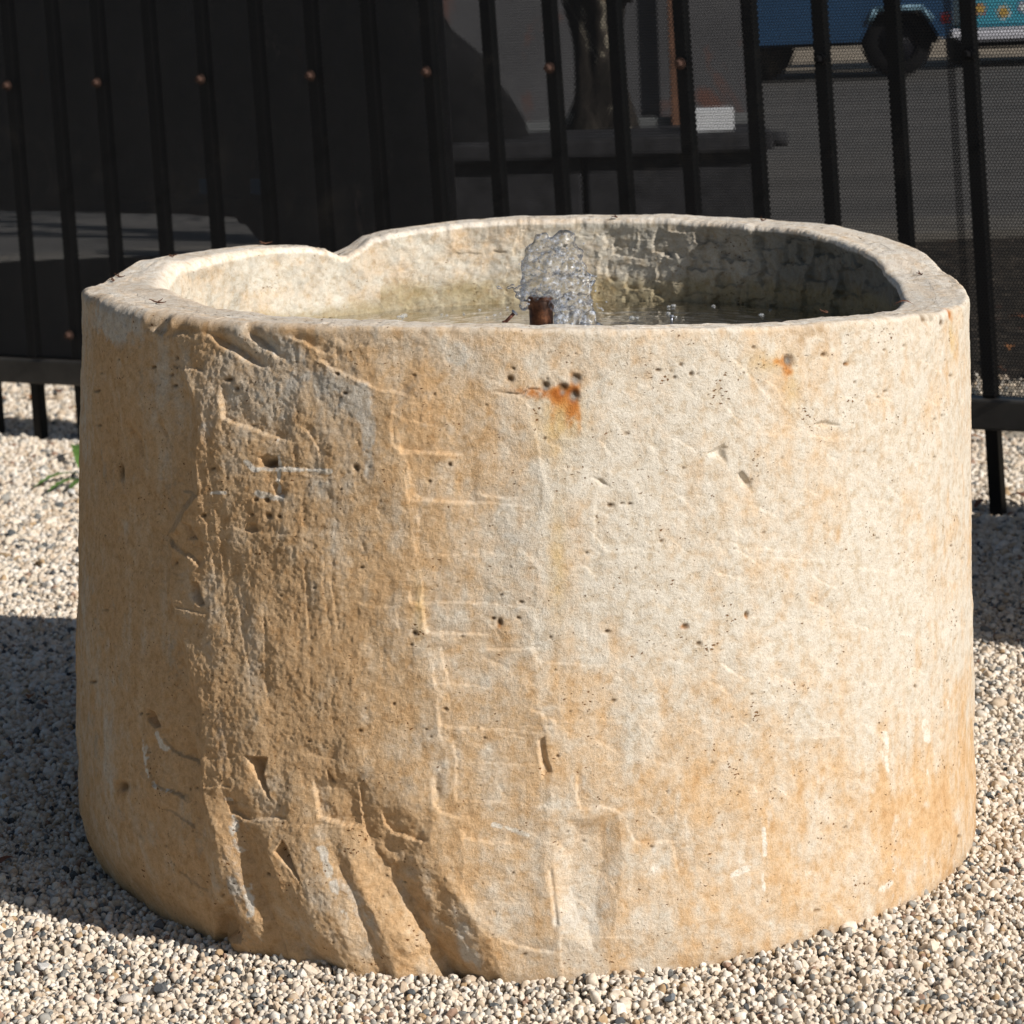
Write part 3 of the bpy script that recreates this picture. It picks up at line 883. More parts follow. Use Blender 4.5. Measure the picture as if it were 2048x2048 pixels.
# regular hewn scallops all along the back and right, each deeper at its lower left
cx0 = XI + JI[0] * 11 + JI[2] * 2 + (YI - 520) * .22
cw = 60.0
ci_ = np.floor(cx0 / cw); cu = cx0 / cw - ci_
cy0 = YI + JI[1] * 10 + JI[2] * 2 + ((ci_ * 37) % 5) * 9
ch = 50.0
rj = np.floor(cy0 / ch); cv = cy0 / ch - rj
hsh = ((ci_ * 73 + rj * 151) % 17) / 17.0
sc = (.0028 + .0092 * sst(1120, 1420, XI)) * (XI > 800) * back
DI -= sc * (.35 + hsh) * (1 - .75 * cu) * (.35 + .65 * cv) * sst(0, .07, cu) * sst(1.0, .95, cv)
for pts, dep in [([(1232, 470), (1222, 500), (1226, 512), (1290, 520)], 9), ([(1314, 455), (1302, 490), (1306, 505), (1350, 520)], 12), ([(1300, 560), (1308, 590), (1330, 600)], 8),
                 ([(1420, 452), (1392, 500), (1402, 522), (1424, 530)], 12), ([(1510, 462), (1512, 505), (1520, 525), (1512, 560), (1522, 580)], 16), ([(1590, 486), (1588, 512), (1600, 530)], 14),
                 ([(1702, 505), (1706, 530), (1712, 540)], 12), ([(1218, 520), (1212, 550), (1224, 570)], 7), ([(1480, 555), (1470, 590), (1466, 610)], 8), ([(1650, 500), (1645, 560), (1640, 600)], 9), ([(1750, 530), (1748, 570), (1746, 600)], 9)]:
    ledge(DI, XIb, YI, JI, pts, dep * .0006, 22, .1)
DI += .004 * fbm(UIb * 22, ZI * 22, 1, 4) + .0022 * fbm(UIb * 90, ZI * 90, 3, 4, .65)
DI *= sst(-.002, .014, hz - ZI) * .85 + .15
RIW2 = RIW - DI                                     # recess = outwards on the inside
PIw = base_pt(THI + 0 * ZI, ZI, RIW2)
Ptop = np.stack([base_pt(thI, zz, rr) for rr, zz in rows], 1)
# floor
rf = RIW2[:, -1]
Pfl = []
for f in (0.97, 0.9, 0.7, 0.4, 0.1, 0.0):
    Pfl.append(base_pt(thI, 0.30 - 0.02 * (1 - f) + 0 * thI, rf * f))
Pfl = np.stack(Pfl, 1)
PI_all = np.concatenate([Ptop, PIw, Pfl], 1)
nI = fbm(UIb * 14, ZI * 14, 2, 5, .6); nI2 = fbm(UIb * 50, ZI * 50, 4, 4, .7)
CI = lerp(np.array([0.56, 0.52, 0.44]), TAN * .85, np.clip(.18 + .7 * nI + .5 * nI2, 0, 1))
CI = lerp(CI, np.array([.36, .335, .285]), np.clip((fbm(UIb * 24, ZI * 20, 6, 5, .65) - .05) * 1.8, 0, .7))
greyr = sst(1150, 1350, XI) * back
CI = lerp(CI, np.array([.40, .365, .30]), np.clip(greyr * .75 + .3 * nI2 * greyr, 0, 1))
wet = sst(.012, -.012, ZI - (0.618 + .012 * nI + .006 * nI2) + .02 * (XI < 760))
CI = lerp(CI, np.array([.19, .18, .15]), sst(1440, 1600, XI) * back * .9)  # shade of the right inner wall, painted in as darker stone
CI = lerp(CI, np.array([.30, .245, .135]), wet * np.clip(.75 + .3 * nI2, 0, 1))
alg = sst(.60, .50, ZI)
CI = lerp(CI, np.array([.10, .105, .05]), alg * .8)
Ctop = np.zeros((len(thI), 17, 3)); nn = fbm(thI[:, None] * 8, np.arange(17)[None] * .25 + 3, 2, 4)
Ctop[:] = lerp(np.array([0.76, 0.70, 0.61]), TAN, np.clip(.10 + .38 * nn + .25 * np.exp(-((wrap(thI)[:, None] + .9) / .5) ** 2), 0, 1))
Cfl = np.zeros((len(thI), 6, 3)); Cfl[:] = (.09, .095, .045)
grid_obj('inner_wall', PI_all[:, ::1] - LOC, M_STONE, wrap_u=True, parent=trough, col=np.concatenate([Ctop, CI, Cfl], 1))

# ------------------------------------------------------------------ water in the trough
WZ = 0.5835
m, t, p, o = new_mat('clear_water')
t.nodes.remove(p)
fr = N(t, 'ShaderNodeFresnel'); fr.inputs[0].default_value = 1.33
gl = N(t, 'ShaderNodeBsdfGlossy'); gl.inputs['Roughness'].default_value = 0.02
tr = N(t, 'ShaderNodeBsdfTransparent'); tr.inputs[0].default_value = (0.72, 0.76, 0.6, 1)
mx = N(t, 'ShaderNodeMixShader')
t.links.new(fr.outputs[0], mx.inputs[0]); t.links.new(tr.outputs[0], mx.inputs[1]); t.links.new(gl.outputs[0], mx.inputs[2])
t.links.new(mx.outputs[0], o.inputs[0])
M_WATER = m
nr_, na_ = 90, 300
rr = np.linspace(0.001, 1, nr_)[None, :]; aa = np.linspace(0, 2 * math.pi, na_, endpoint=False)[:, None]
Rw = np.interp(wrap(aa), np.sort(wrap(thI)), RIW2[np.argsort(wrap(thI)), 120])
xw = rr * (Rw + 0.004) * np.sin(aa); yw = -rr * (Rw + 0.004) * np.cos(aa)
jx, jy = 0.055, 0.0
dj = np.hypot(xw - jx, yw - jy)
zw = 0.0012 * np.sin(dj * 190) * np.exp(-dj * 4.5) + 0.0012 * fbm(xw * 45 + 5, yw * 45 + 5, 2, 4) + 0.0007 * np.sin(dj * 320 + 2 * fbm(xw * 20 + 9, yw * 20, 3, 2))
grid_obj('water', np.stack([xw + .003, yw + 3.27, zw + WZ], -1), M_WATER, wrap_u=True)
bpy.data.objects['water']['kind'] = 'structure'

# ---- the spout pipe
m, t, p, o = new_mat('copper')
c = obj_coord(t)
t.links.new(ramp(t, noise(t, 60, 6, .7, c), [(.40, (.035, .015, .008)), (.55, (.14, .055, .025)), (.70, (.38, .17, .075))]), p.inputs['Base Color'])
p.inputs['Metallic'].default_value = .5; p.inputs['Roughness'].default_value = .45
t.links.new(bump(t, noise(t, 150, 4, .6, c), .4, .001), p.inputs['Normal'])
M_COPPER = m
pp = at_y(1081, 600, 3.27)
bm = bmesh.new()
prof = [(.0145, 0.28), (.0145, pp.z - .012), (.0158, pp.z - .010), (.0158, pp.z + .004), (.0125, pp.z + .006), (.0125, pp.z - .03)]
prev = None
for r_, z_ in prof:
    ring = [bm.verts.new((r_ * math.cos(a * math.pi / 14), r_ * math.sin(a * math.pi / 14), z_)) for a in range(28)]
    if prev:
        for a in range(28):
            bm.faces.new((prev[a], prev[(a + 1) % 28], ring[(a + 1) % 28], ring[a]))
    prev = ring
pipe = bm_obj('spout_pipe', bm, M_COPPER, smooth=True)
pipe.location = (pp.x, 3.27, 0)
tag(pipe, 'brown copper pipe rising out of the trough water under the bubbling jet', 'pipe')

# ---- bubbling water
m, t, p, o = new_mat('splashing_water')
c = obj_coord(t)
p.inputs['Base Color'].default_value = (.93, .96, 1, 1)
p.inputs['Roughness'].default_value = 0.13
p.inputs['Specular IOR Level'].default_value = 0.9
p.inputs['IOR'].default_value = 1.33
p.inputs['Transmission Weight'].default_value = 1.0
v = N(t, 'ShaderNodeTexVoronoi'); v.inputs['Scale'].default_value = 130; v.feature = 'SMOOTH_F1'
t.links.new(c, v.inputs['Vector'])
b_ = bump(t, v.outputs['Distance'], .6, .004)
t.links.new(bump(t, noise(t, 70, 3, .5, c), .6, .006, b_), p.inputs['Normal'])
tr = N(t, 'ShaderNodeBsdfTransparent')
mx = N(t, 'ShaderNodeMixShader'); mx.inputs[0].default_value = .22
t.links.new(p.outputs[0], mx.inputs[1]); t.links.new(tr.outputs[0], mx.inputs[2])
fo = N(t, 'ShaderNodeBsdfDiffuse'); fo.inputs[0].default_value = (.75, .8, .88, 1)
mf = N(t, 'ShaderNodeMixShader')
t.links.new(ramp(t, noise(t, 150, 4, .75, c), [(.50, (.0, .0, .0)), (.68, (.55, .55, .55))]), mf.inputs[0])
t.links.new(mx.outputs[0], mf.inputs[1]); t.links.new(fo.outputs[0], mf.inputs[2]); t.links.new(mf.outputs[0], o.inputs[0])
M_JET = m
JY = 3.27
jr = random.Random(21)
balls = [(1085, 492, 24, 0), (1128, 486, 25, 2), (1108, 500, 24, -6), (1072, 512, 24, 0), (1145, 510, 22, 4), (1066, 540, 26, -4), (1096, 530, 32, -8), (1130, 535, 32, 0), (1158, 545, 18, 4),
         (1066, 568, 26, 0), (1095, 566, 34, -6), (1130, 575, 34, 0), (1160, 578, 24, 6), (1150, 606, 24, 3), (1122, 604, 22, -8), (1168, 612, 20, 4), (1142, 634, 22, -4), (1172, 642, 20, 4),
         (1160, 664, 26, 0), (1185, 672, 18, 6), (1134, 662, 20, -8), (1122, 640, 14, -14), (1112, 668, 20, -12), (1056, 590, 14, 4), (1048, 606, 11, 8), (1176, 560, 13, 8), (1192, 660, 16, 4), (1200, 678, 18, 2), (1178, 625, 14, 6), (1074, 592, 10, -15), (1092, 590, 10, -16), (1106, 612, 8, -14)]
me_bm = bmesh.new()
for X_, Y_, r_, dy in balls:
    q = at_y(X_, Y_, JY + dy * .001)
    bmesh.ops.create_icosphere(me_bm, subdivisions=3, radius=r_ * 3.27 / F, matrix=Matrix.Translation((q.x, q.y, q.z)) @ Matrix.Diagonal((1, 1, 1.08, 1)))
jet = bm_obj('water_jet', me_bm, M_JET, smooth=True)
rm = jet.modifiers.new('r', 'REMESH'); rm.mode = 'VOXEL'; rm.voxel_size = .0022; rm.use_smooth_shade = True
sm = jet.modifiers.new('s', 'SMOOTH'); sm.iterations = 3; sm.factor = .6
tx = bpy.data.textures.new('ripple', 'CLOUDS'); tx.noise_scale = .009; tx.noise_depth = 1
dm = jet.modifiers.new('d', 'DISPLACE'); dm.texture = tx; dm.strength = .010; dm.mid_level = .5; dm.texture_coords = 'OBJECT'
sm = jet.modifiers.new('s2', 'SMOOTH'); sm.iterations = 1; sm.factor = .5
tag(jet, 'clear bubbling dome of water welling up over the copper pipe in the trough', 'water jet')
# air bubbles riding in the jet: real small shells
m, t, p, o = new_mat('bubble_film')
p.inputs['Base Color'].default_value = (.9, .94, 1, 1); p.inputs['Roughness'].default_value = .2
p.inputs['Transmission Weight'].default_value = .75; p.inputs['IOR'].default_value = 1.2
M_BUB = m
bmb = bmesh.new()
for i in range(130):
    X_, Y_, r_, dy = jr.choice(balls[2:27])
    an = jr.uniform(0, 6.28); q = at_y(X_ + math.cos(an) * r_ * jr.uniform(.1, .9), Y_ + math.sin(an) * r_ * jr.uniform(.1, .9), JY - .018 + jr.uniform(-.004, .006))
    bmesh.ops.create_icosphere(bmb, subdivisions=2, radius=jr.uniform(.0006, .0017), matrix=Matrix.Translation(q))
for i in range(46):
    an = jr.uniform(-2.6, .5); q = at_y(1110 + math.cos(an) * jr.uniform(60, 105), 560 + math.sin(an) * jr.uniform(70, 105) + jr.uniform(0, 60), JY + jr.uniform(-.03, .03))
    if q.z > WZ + .003: bmesh.ops.create_icosphere(bmb, subdivisions=2, radius=jr.uniform(.0005, .0014), matrix=Matrix.Translation(q))
bub = bm_obj('bubbles', bmb, M_BUB, jet, smooth=True)
bub['kind'] = 'stuff'
# side splash
bms = bmesh.new()
for X_, Y_, r_ in [(1046, 585, 7), (1040, 575, 6), (1033, 580, 6), (1025, 572, 5), (1018, 575, 4), (1036, 592, 6), (1045, 598, 6), (1050, 572, 6), (1010, 576, 1.6), (1004, 577, 1.6), (997, 575, 4.2)]:
    q = at_y(X_, Y_, JY - .005)
    bmesh.ops.create_icosphere(bms, subdivisions=2, radius=r_ * 3.27 / F, matrix=Matrix.Translation(q) @ Matrix.Diagonal((1.1, 1, .9, 1)))
spl = bm_obj('water_splash', bms, M_JET, smooth=True)
rm = spl.modifiers.new('r', 'REMESH'); rm.mode = 'VOXEL'; rm.voxel_size = .0011; rm.use_smooth_shade = True
tag(spl, 'small splash of water flung left of the copper pipe, ending in a bright drop', 'water splash')
# drops riding on the surface
M_DROP = simple_mat('drop', (.9, .93, .95), .10, 0.02, spec=.9)
M_DROP.node_tree.nodes['Principled BSDF'].inputs['Transmission Weight'].default_value = .8
M_DROP.node_tree.nodes['Principled BSDF'].inputs['IOR'].default_value = 1.33
bmd = bmesh.new()
for i in range(34):
    X_ = jr.choice([jr.uniform(700, 860), jr.uniform(860, 1040), jr.uniform(1190, 1560)]); Y_ = jr.uniform(606, 640)
    q = at_z(X_, Y_, WZ + .0015)
    if (q.x ** 2 + (q.y - 3.27) ** 2) > .2: continue
    bmesh.ops.create_icosphere(bmd, subdivisions=2, radius=jr.uniform(.0012, .003), matrix=Matrix.Translation(q) @ Matrix.Diagonal((1.3, 1.3, .7, 1)))
o = bm_obj('surface_bubbles', bmd, M_DROP, smooth=True)
o['kind'] = 'stuff'
tag(o, 'tiny glinting bubbles scattered over the water inside the trough', 'bubbles')

# ------------------------------------------------------------------ fence
m, t, p, o = new_mat('black_paint')
c = obj_coord(t)
t.links.new(ramp(t, noise(t, 9, 6, .7, c), [(.35, (.005, .005, .0055)), (.6, (.008, .008, .009)), (.78, (.020, .017, .015))]), p.inputs['Base Color'])
p.inputs['Roughness'].default_value = .4; p.inputs['Specular IOR Level'].default_value = .15
t.links.new(bump(t, noise(t, 60, 4, .6, c), .15, .001), p.inputs['Normal'])
M_BLACK = m
fence = empty('picket_fence', 'black metal picket fence backed by perforated sheet, running behind the trough', 'fence', FA)
ang = math.atan2(FD.y, FD.x)
# the fence leans a little to the left and its rails climb slightly to the right
LEAN = Matrix(((math.cos(ang), -math.sin(ang), 0, 0), (math.sin(ang), math.cos(ang), 0, 0), (0, 0, 1, 0), (0, 0, 0, 1))) @ Matrix(((1, 0, -.033, 0), (0, 1, 0, 0), (.0125, 0, 1, 0), (0, 0, 0, 1)))
FM = Matrix.Translation(FA) @ LEAN


def fobj(name, bm, mat, smooth=False, parent=None):
    """geometry given in fence space (along, away, up)"""
    for v in bm.verts:
        v.co = LEAN @ v.co
    return bm_obj(name, bm, mat, parent or fence, smooth)


def fence_px(X_, Y_, off=0.0):
    d = ray(X_, Y_); o_ = Vector((0, 0, CAM_H))
    I = FM.inverted()
    a = I @ o_; b = I @ (o_ + d) - a
    k = (off - a.y) / b.y
    q = a + b * k
    return q.x, q.z


SMIN, SMAX = -2.2, 4.3
bm = bmesh.new(); add_box(bm, (SMIN, -.022, .132), (SMAX, .03, .190), bev=.005)
M_RAIL = simple_mat('dusty_rail_paint', (.035, .032, .029), .5, .3, 8, alt=(.07, .064, .057))
fobj('bottom_rail', bm, M_RAIL)
bm = bmesh.new(); add_box(bm, (SMIN, -.022, 1.86), (SMAX, .03, 1.91), bev=.005)
fobj('top_rail', bm, M_BLACK)
def post_at(i):
    return FO + (FS if i >= 0 else .137) * i


pk0 = None
for i in range(-16, 27):
    s = post_at(i)
    if s < SMIN or s > SMAX: continue
    if pk0 is None:
        bm = bmesh.new()
        add_box(bm, (-.0125, -.0125, -.05), (.0125, .0125, .1315), bev=.002)
        add_box(bm, (-.0125, -.0125, .1905), (.0125, .0125, 1.8595), bev=.002)
        pk0 = fobj('picket', bm, M_BLACK); ss0 = s
        base = LEAN @ Vector((0, 0, 0))
        o = pk0
    else:
        o = pk0.copy(); COL.objects.link(o); o.parent = fence
    o.location = LEAN @ Vector((s, .004, 0))
M_RUST = simple_mat('rusty_bolt', (.058, .029, .020), .85, .5, 300, bmp=.6, bscale=500)
b0 = None
for i in range(-14, 26, 2):
    s = post_at(i)
    if not (SMIN < s < SMAX): continue
    for zz in (.8275, 1.45):
        if b0 is None:
            bm = bmesh.new()
            bmesh.ops.create_cone(bm, cap_ends=True, segments=6, radius1=.0078, radius2=.0062, depth=.012, matrix=Matrix.Rotation(math.pi / 2, 4, 'X') @ Matrix.Translation((0, 0, .012)))
            bmesh.ops.create_cone(bm, cap_ends=True, segments=14, radius1=.0115, radius2=.0115, depth=.002, matrix=Matrix.Rotation(math.pi / 2, 4, 'X') @ Matrix.Translation((0, 0, .0055)))
            b0 = fobj('bolt', bm, M_RUST); o = b0
            bk = b0.data.copy(); bk.materials[0] = M_BLACK
        else:
            o = b0.copy(); COL.objects.link(o); o.parent = fence
        if i >= 11:
            o.data = bk; 
        o.location = LEAN @ Vector((s + .006, -.018, zz))
o = b0.copy(); COL.objects.link(o); o.parent = fence
o.location = LEAN @ Vector((post_at(-1), -.018, .25))
o = b0.copy(); COL.objects.link(o); o.parent = fence
o.location = LEAN @ Vector((FO + FS * 15 - .05, -.018, .232))

# perforated sheet: staggered round holes cut by transparency
m, t, p, o = new_mat('perforated_metal')
c = N(t, 'ShaderNodeUVMap').outputs[0]
PITCHH = 0.0064


def lattice(off):
    mp = N(t, 'ShaderNodeMapping'); mp.inputs['Location'].default_value = (off[0], off[1], 0)
    mp.inputs['Scale'].default_value = (1 / PITCHH, 1 / (PITCHH * 1.732), 1)
    t.links.new(c, mp.inputs[0])
    fr_ = N(t, 'ShaderNodeVectorMath', operation='FRACTION'); t.links.new(mp.outputs[0], fr_.inputs[0])
    sb = N(t, 'ShaderNodeVectorMath', operation='SUBTRACT'); t.links.new(fr_.outputs[0], sb.inputs[0]); sb.inputs[1].default_value = (.5, .5, 0)
    ml = N(t, 'ShaderNodeVectorMath', operation='MULTIPLY'); t.links.new(sb.outputs[0], ml.inputs[0]); ml.inputs[1].default_value = (1, 1.732, 0)
    ln = N(t, 'ShaderNodeVectorMath', operation='LENGTH'); t.links.new(ml.outputs[0], ln.inputs[0])
    return ln.outputs['Value']


mn = N(t, 'ShaderNodeMath', operation='MINIMUM'); t.links.new(lattice((0, 0)), mn.inputs[0]); t.links.new(lattice((.5, .5)), mn.inputs[1])
gt = N(t, 'ShaderNodeMath', operation='GREATER_THAN'); t.links.new(mn.outputs[0], gt.inputs[0]); gt.inputs[1].default_value = .335
co = obj_coord(t)
t.links.new(ramp(t, noise(t, 5, 6, .7, co), [(.4, (.017, .017, .0185)), (.56, (.019, .019, .0205)), (.72, (.055, .049, .043))]), p.inputs['Base Color'])
p.inputs['Roughness'].default_value = .6; p.inputs['Specular IOR Level'].default_value = .25
tr = N(t, 'ShaderNodeBsdfTransparent'); mx = N(t, 'ShaderNodeMixShader')
t.links.new(gt.outputs[0], mx.inputs[0]); t.links.new(tr.outputs[0], mx.inputs[1]); t.links.new(p.outputs[0], mx.inputs[2])
t.links.new(mx.outputs[0], o.inputs[0])
M_PERF = m


def perf(s0, s1, z0, z1, off, ph):
    vs = [LEAN @ Vector(q) for q in ((s0, off, z0), (s1, off, z0), (s1, off, z1), (s0, off, z1))]
    o = mesh_obj('mesh_panel', vs, [(0, 1, 2, 3)], M_PERF, fence)
    uv = o.data.uv_layers.new(name='UVMap')
    for i, q in enumerate(((s0, z0), (s1, z0), (s1, z1), (s0, z1))):
        uv.data[i].uv = (q[0] + ph[0], q[1] + ph[1])
    return o


sx = fence_px(1922, 250)[0]
perf(SMIN, sx, .196, 1.85, -.0105, (0, 0))
perf(sx - .013, SMAX, .196, 1.85, -.0175, (.0011, .0031))

# dark cloth hung behind the left part of the fence
m, t, p, o = new_mat('black_shade_cloth')
c = obj_coord(t)
mp = N(t, 'ShaderNodeMapping'); mp.inputs['Scale'].default_value = (1, 1, .35); t.links.new(c, mp.inputs[0])
x = ramp(t, noise(t, 3.2, 6, .7, c), [(.3, (.11, .11, .118)), (.7, (.19, .185, .187))])
x = mix_rgb(t, x, (.48, .42, .36), ramp(t, noise(t, 8, 7, .75, mp.outputs[0], .8), [(.60, (0, 0, 0)), (.76, (.75, .75, .75))]))
x = mix_rgb(t, x, (.34, .19, .12), ramp(t, noise(t, 4.3, 7, .7, mp.outputs[0], 1.4), [(.62, (0, 0, 0)), (.72, (.6, .6, .6))]))
t.links.new(x, p.inputs['Base Color']); p.inputs['Roughness'].default_value = .95; p.inputs['Specular IOR Level'].default_value = .1
t.links.new(bump(t, noise(t, 6, 5, .6, mp.outputs[0]), .8, .03), p.inputs['Normal'])
M_CLOTH = m
cb = lambda X_, Y_: fence_px(X_, Y_, .06)
zt = 1.84
s_e = FO + FS * 6 + .004
outline = [(-2.1, zt), (s_e, zt), (s_e, .165), (-2.1, .165)]
bm = bmesh.new()
# panes round the gap: upper, lower and right pieces butt together into one sheet with a gap
wl = -2.1
gy = lambda X_: 421 + X_ * .020
top_edge = [cb(X_, gy(X_)) for X_ in (0, 120, 240, 360, 470)]
rag = [cb(*q) for q in [(470, 436), (478, 446), (494, 452), (506, 470), (522, 482), (530, 500), (528, 520)]]
bot_edge = [cb(X_, Y_) for X_, Y_ in ((528, 520), (400, 512), (300, 512), (160, 517), (0, 524))]
loop = outline + [(wl, bot_edge[-1][1])] + bot_edge[::-1] + rag[::-1][1:] + top_edge[::-1][1:] + [(wl, top_edge[0][1])]
from mathutils.geometry import tessellate_polygon
holes = [[cb(*q) for q in hq] for hq in ([(396, 357), (424, 357), (424, 388), (398, 388)], [(500, 357), (531, 356), (527, 391), (500, 388)])]
loops = [[Vector((a, b, 0)) for a, b in lp] for lp in [loop] + holes]
flat = [q for lp in loops for q in lp]
vs = [bm.verts.new((q.x, .06 + .004 * math.sin(q.x * 9 + q.y * 5), q.y)) for q in flat]
for tri in tessellate_polygon(loops):
    try: bm.faces.new([vs[i] for i in tri])
    except ValueError: pass
cloth = bm
for v in cloth.verts: v.co = FM @ v.co
cl = bm_obj('shade_cloth', cloth, M_CLOTH)
so = cl.modifiers.new('t', 'SOLIDIFY'); so.thickness = .002
tag(cl, 'black shade cloth with a long gap, hung behind the left half of the fence', 'cloth')

# ------------------------------------------------------------------ things beyond the fence
M_DARKW = simple_mat('dark_timber', (.030, .030, .033), .8, .4, 14, bmp=.5, bscale=40, spec=.15)
YB = 9.3
bench = empty('slab_bench', 'long low dark bench with a thick overhanging top beyond the fence', 'bench', (0, YB, 0))
tl = at_y(690, 264, YB); tr_ = at_y(1548, 262, YB); bl = at_y(1548, 300, YB)
bm = bmesh.new(); add_box(bm, (tl.x - .6, 0, bl.z), (tr_.x, .55, tr_.z), bev=.015)
bm_obj('bench_top', bm, M_DARKW, bench)
e_ = at_y(1562, 281, YB)
bm = bmesh.new(); add_cyl(bm, (tr_.x - .02, .1, e_.z), (tr_.x + .055, .1, e_.z), .030, .026, 18)
bm_obj('end_cap', bm, M_DARKW, bench, True)
l2 = at_y(1533, 300, YB)
bm = bmesh.new(); add_box(bm, (l2.x - .62, .06, -.03), (l2.x, .5, bl.z), bev=.01)
bm_obj('plinth', bm, M_DARKW, bench)
l3 = Vector((l2.x - .64, 0, 0))
bm = bmesh.new(); add_box(bm, (tl.x - .3, .06, -.03), (l3.x, .5, bl.z), bev=.01)
bm_obj('plinth', bm, M_DARKW, bench)
# dark boulder on the left end of the bench
BP = []
ab = np.linspace(0, 2 * math.pi, 80, endpoint=False)
for k_, (Y_, xl, xr) in enumerate([(263, 780, 1058), (245, 770, 1050), (225, 768, 1038), (200, 772, 1022), (178, 778, 1006), (150, 785, 984), (112, 792, 962), (90, 796, 938), (62, 800, 905), (30, 806, 888), (-8, 815, 872), (-30, 830, 858)]):
    L_ = at_y(xl, Y_, YB + .3); R_ = at_y(xr, Y_, YB + .3); c_x = (L_.x + R_.x) / 2; r_x2 = (R_.x - L_.x) / 2
    n_ = .05 * np.sin(ab * 3 + k_ * .5) * np.abs(np.sin(ab)) + .03 * np.sin(ab * 7 - k_ * .9) * np.abs(np.sin(ab))
    BP.append(np.stack([c_x + r_x2 * (1 + n_) * np.cos(ab), YB + .3 + min(r_x2, .22) * (1 + n_) * np.sin(ab), (L_.z + R_.z) / 2 + 0 * ab], -1))
BP.append(np.repeat(BP[-1].mean(0)[None], 80, 0) + np.array([0, 0, .01]))
BP = np.stack(BP, 1)
BP[:, 0, 2] = tr_.z + .001
bld = grid_obj('boulder', BP, simple_mat('dark_rock', (.010, .010, .011), .95, .5, 6, bmp=.9, bscale=18, spec=.06, alt=(.014, .014, .015)), wrap_u=True)
tag(bld, 'big dark rock with a sloping right side resting on the left end of the bench', 'boulder')
# white block
a_ = at_y(1390, 262, YB); b_ = at_y(1473, 220, YB)
bm = bmesh.new(); add_box(bm, (a_.x, YB + .12, tr_.z), (b_.x, YB + .26, b_.z), bev=.003)
tag(bm_obj('white_block', bm, simple_mat('white_paint', (.72, .74, .76), .6, .06)), 'small white rectangular block lying on the right end of the dark bench', 'block')

# tree trunk with a flaring foot
m, t, p, o = new_mat('bark')
c = obj_coord(t)
mp = N(t, 'ShaderNodeMapping'); mp.inputs['Scale'].default_value = (1, 1, .35); t.links.new(c, mp.inputs[0])
t.links.new(ramp(t, noise(t, 9, 5, .6, mp.outputs[0], 1.5), [(.40, (.018, .016, .014)), (.56, (.045, .038, .032)), (.61, (.30, .27, .21)), (.68, (.10, .055, .035))]), p.inputs['Base Color'])
p.inputs['Roughness'].default_value = .95; p.inputs['Specular IOR Level'].default_value = .1
t.links.new(bump(t, noise(t, 25, 6, .7, mp.outputs[0]), .9, .02), p.inputs['Normal'])
M_BARK = m
YT = 9.75
prof = [(262, 1128, 1278), (240, 1140, 1272), (205, 1150, 1262), (160, 1152, 1252), (110, 1150, 1248), (70, 1146, 1244), (40, 1140, 1246), (10, 1132, 1252), (-20, 1124, 1262), (-60, 1112, 1275)]
PT_ = []
aa = np.linspace(0, 2 * math.pi, 72, endpoint=False)
for k_, (Y_, xl, xr) in enumerate(prof):
    L_ = at_y(xl, Y_, YT); R_ = at_y(xr, Y_, YT); cx_ = (L_.x + R_.x) / 2; r_ = (R_.x - L_.x) / 2
    rr_ = r_ * (1 + .10 * np.sin(aa * 5 + k_ * .4) + .05 * np.sin(aa * 9 - k_ * .7))
    PT_.append(np.stack([cx_ + rr_ * np.cos(aa), YT + .2 + rr_ * np.sin(aa), (L_.z + R_.z) / 2 + 0 * aa], -1))
low = PT_[0].copy(); low[:, 2] = -.03; low[:, 0] = (low[:, 0] - low[:, 0].mean()) * 1.25 + low[:, 0].mean(); low[:, 1] = (low[:, 1] - low[:, 1].mean()) * 1.25 + low[:, 1].mean()
PT_ = [low] + PT_
kn = PT_[-1]
tree = empty('tree', 'gnarled dark tree trunk with patchy pale bark behind the bench', 'tree', (0, YT, 0))
Pk = np.stack(PT_, 1); Pk[..., 1] -= YT
grid_obj('trunk', Pk, M_BARK, wrap_u=True, parent=tree)
tc = Vector((kn[:, 0].mean(), kn[:, 1].mean() - YT, kn[:, 2].mean()))
bm = bmesh.new()
for dx, dy, dz, r0, r1 in [(-.45, .2, 1.0, .075, .05), (.5, -.05, 1.1, .085, .05), (.05, .5, 1.2, .07, .04)]:
    add_cyl(bm, tc + Vector((dx * .1, dy * .1, -.1)), tc + Vector((dx, dy, dz)), r0, r1, 14)
bm_obj('limb', bm, M_BARK, tree, True)
M_LEAF = simple_mat('tree_leaf', (.06, .09, .03), .6, .4, 9)
bm = bmesh.new()
lr = random.Random(9)
for cl_i in range(60):
    cc = tc + Vector((lr.gauss(0, .7), lr.gauss(.2, .55), 1.35 + lr.gauss(.2, .4)))
    for q in range(26):
        pnt = cc + Vector((lr.gauss(0, .14), lr.gauss(0, .14), lr.gauss(0, .1)))
        r3 = Matrix.Rotation(lr.uniform(0, 6.28), 3, 'Z') @ Matrix.Rotation(lr.uniform(-.9, .9), 3, 'X')
        s_ = lr.uniform(.025, .05)
        bm.faces.new([bm.verts.new(pnt + r3 @ Vector(v_)) for v_ in ((-s_, 0, 0), (0, -s_ * .5, 0), (s_, 0, .01), (0, s_ * .5, 0))])
cr = bm_obj('crown', bm, M_LEAF, tree)

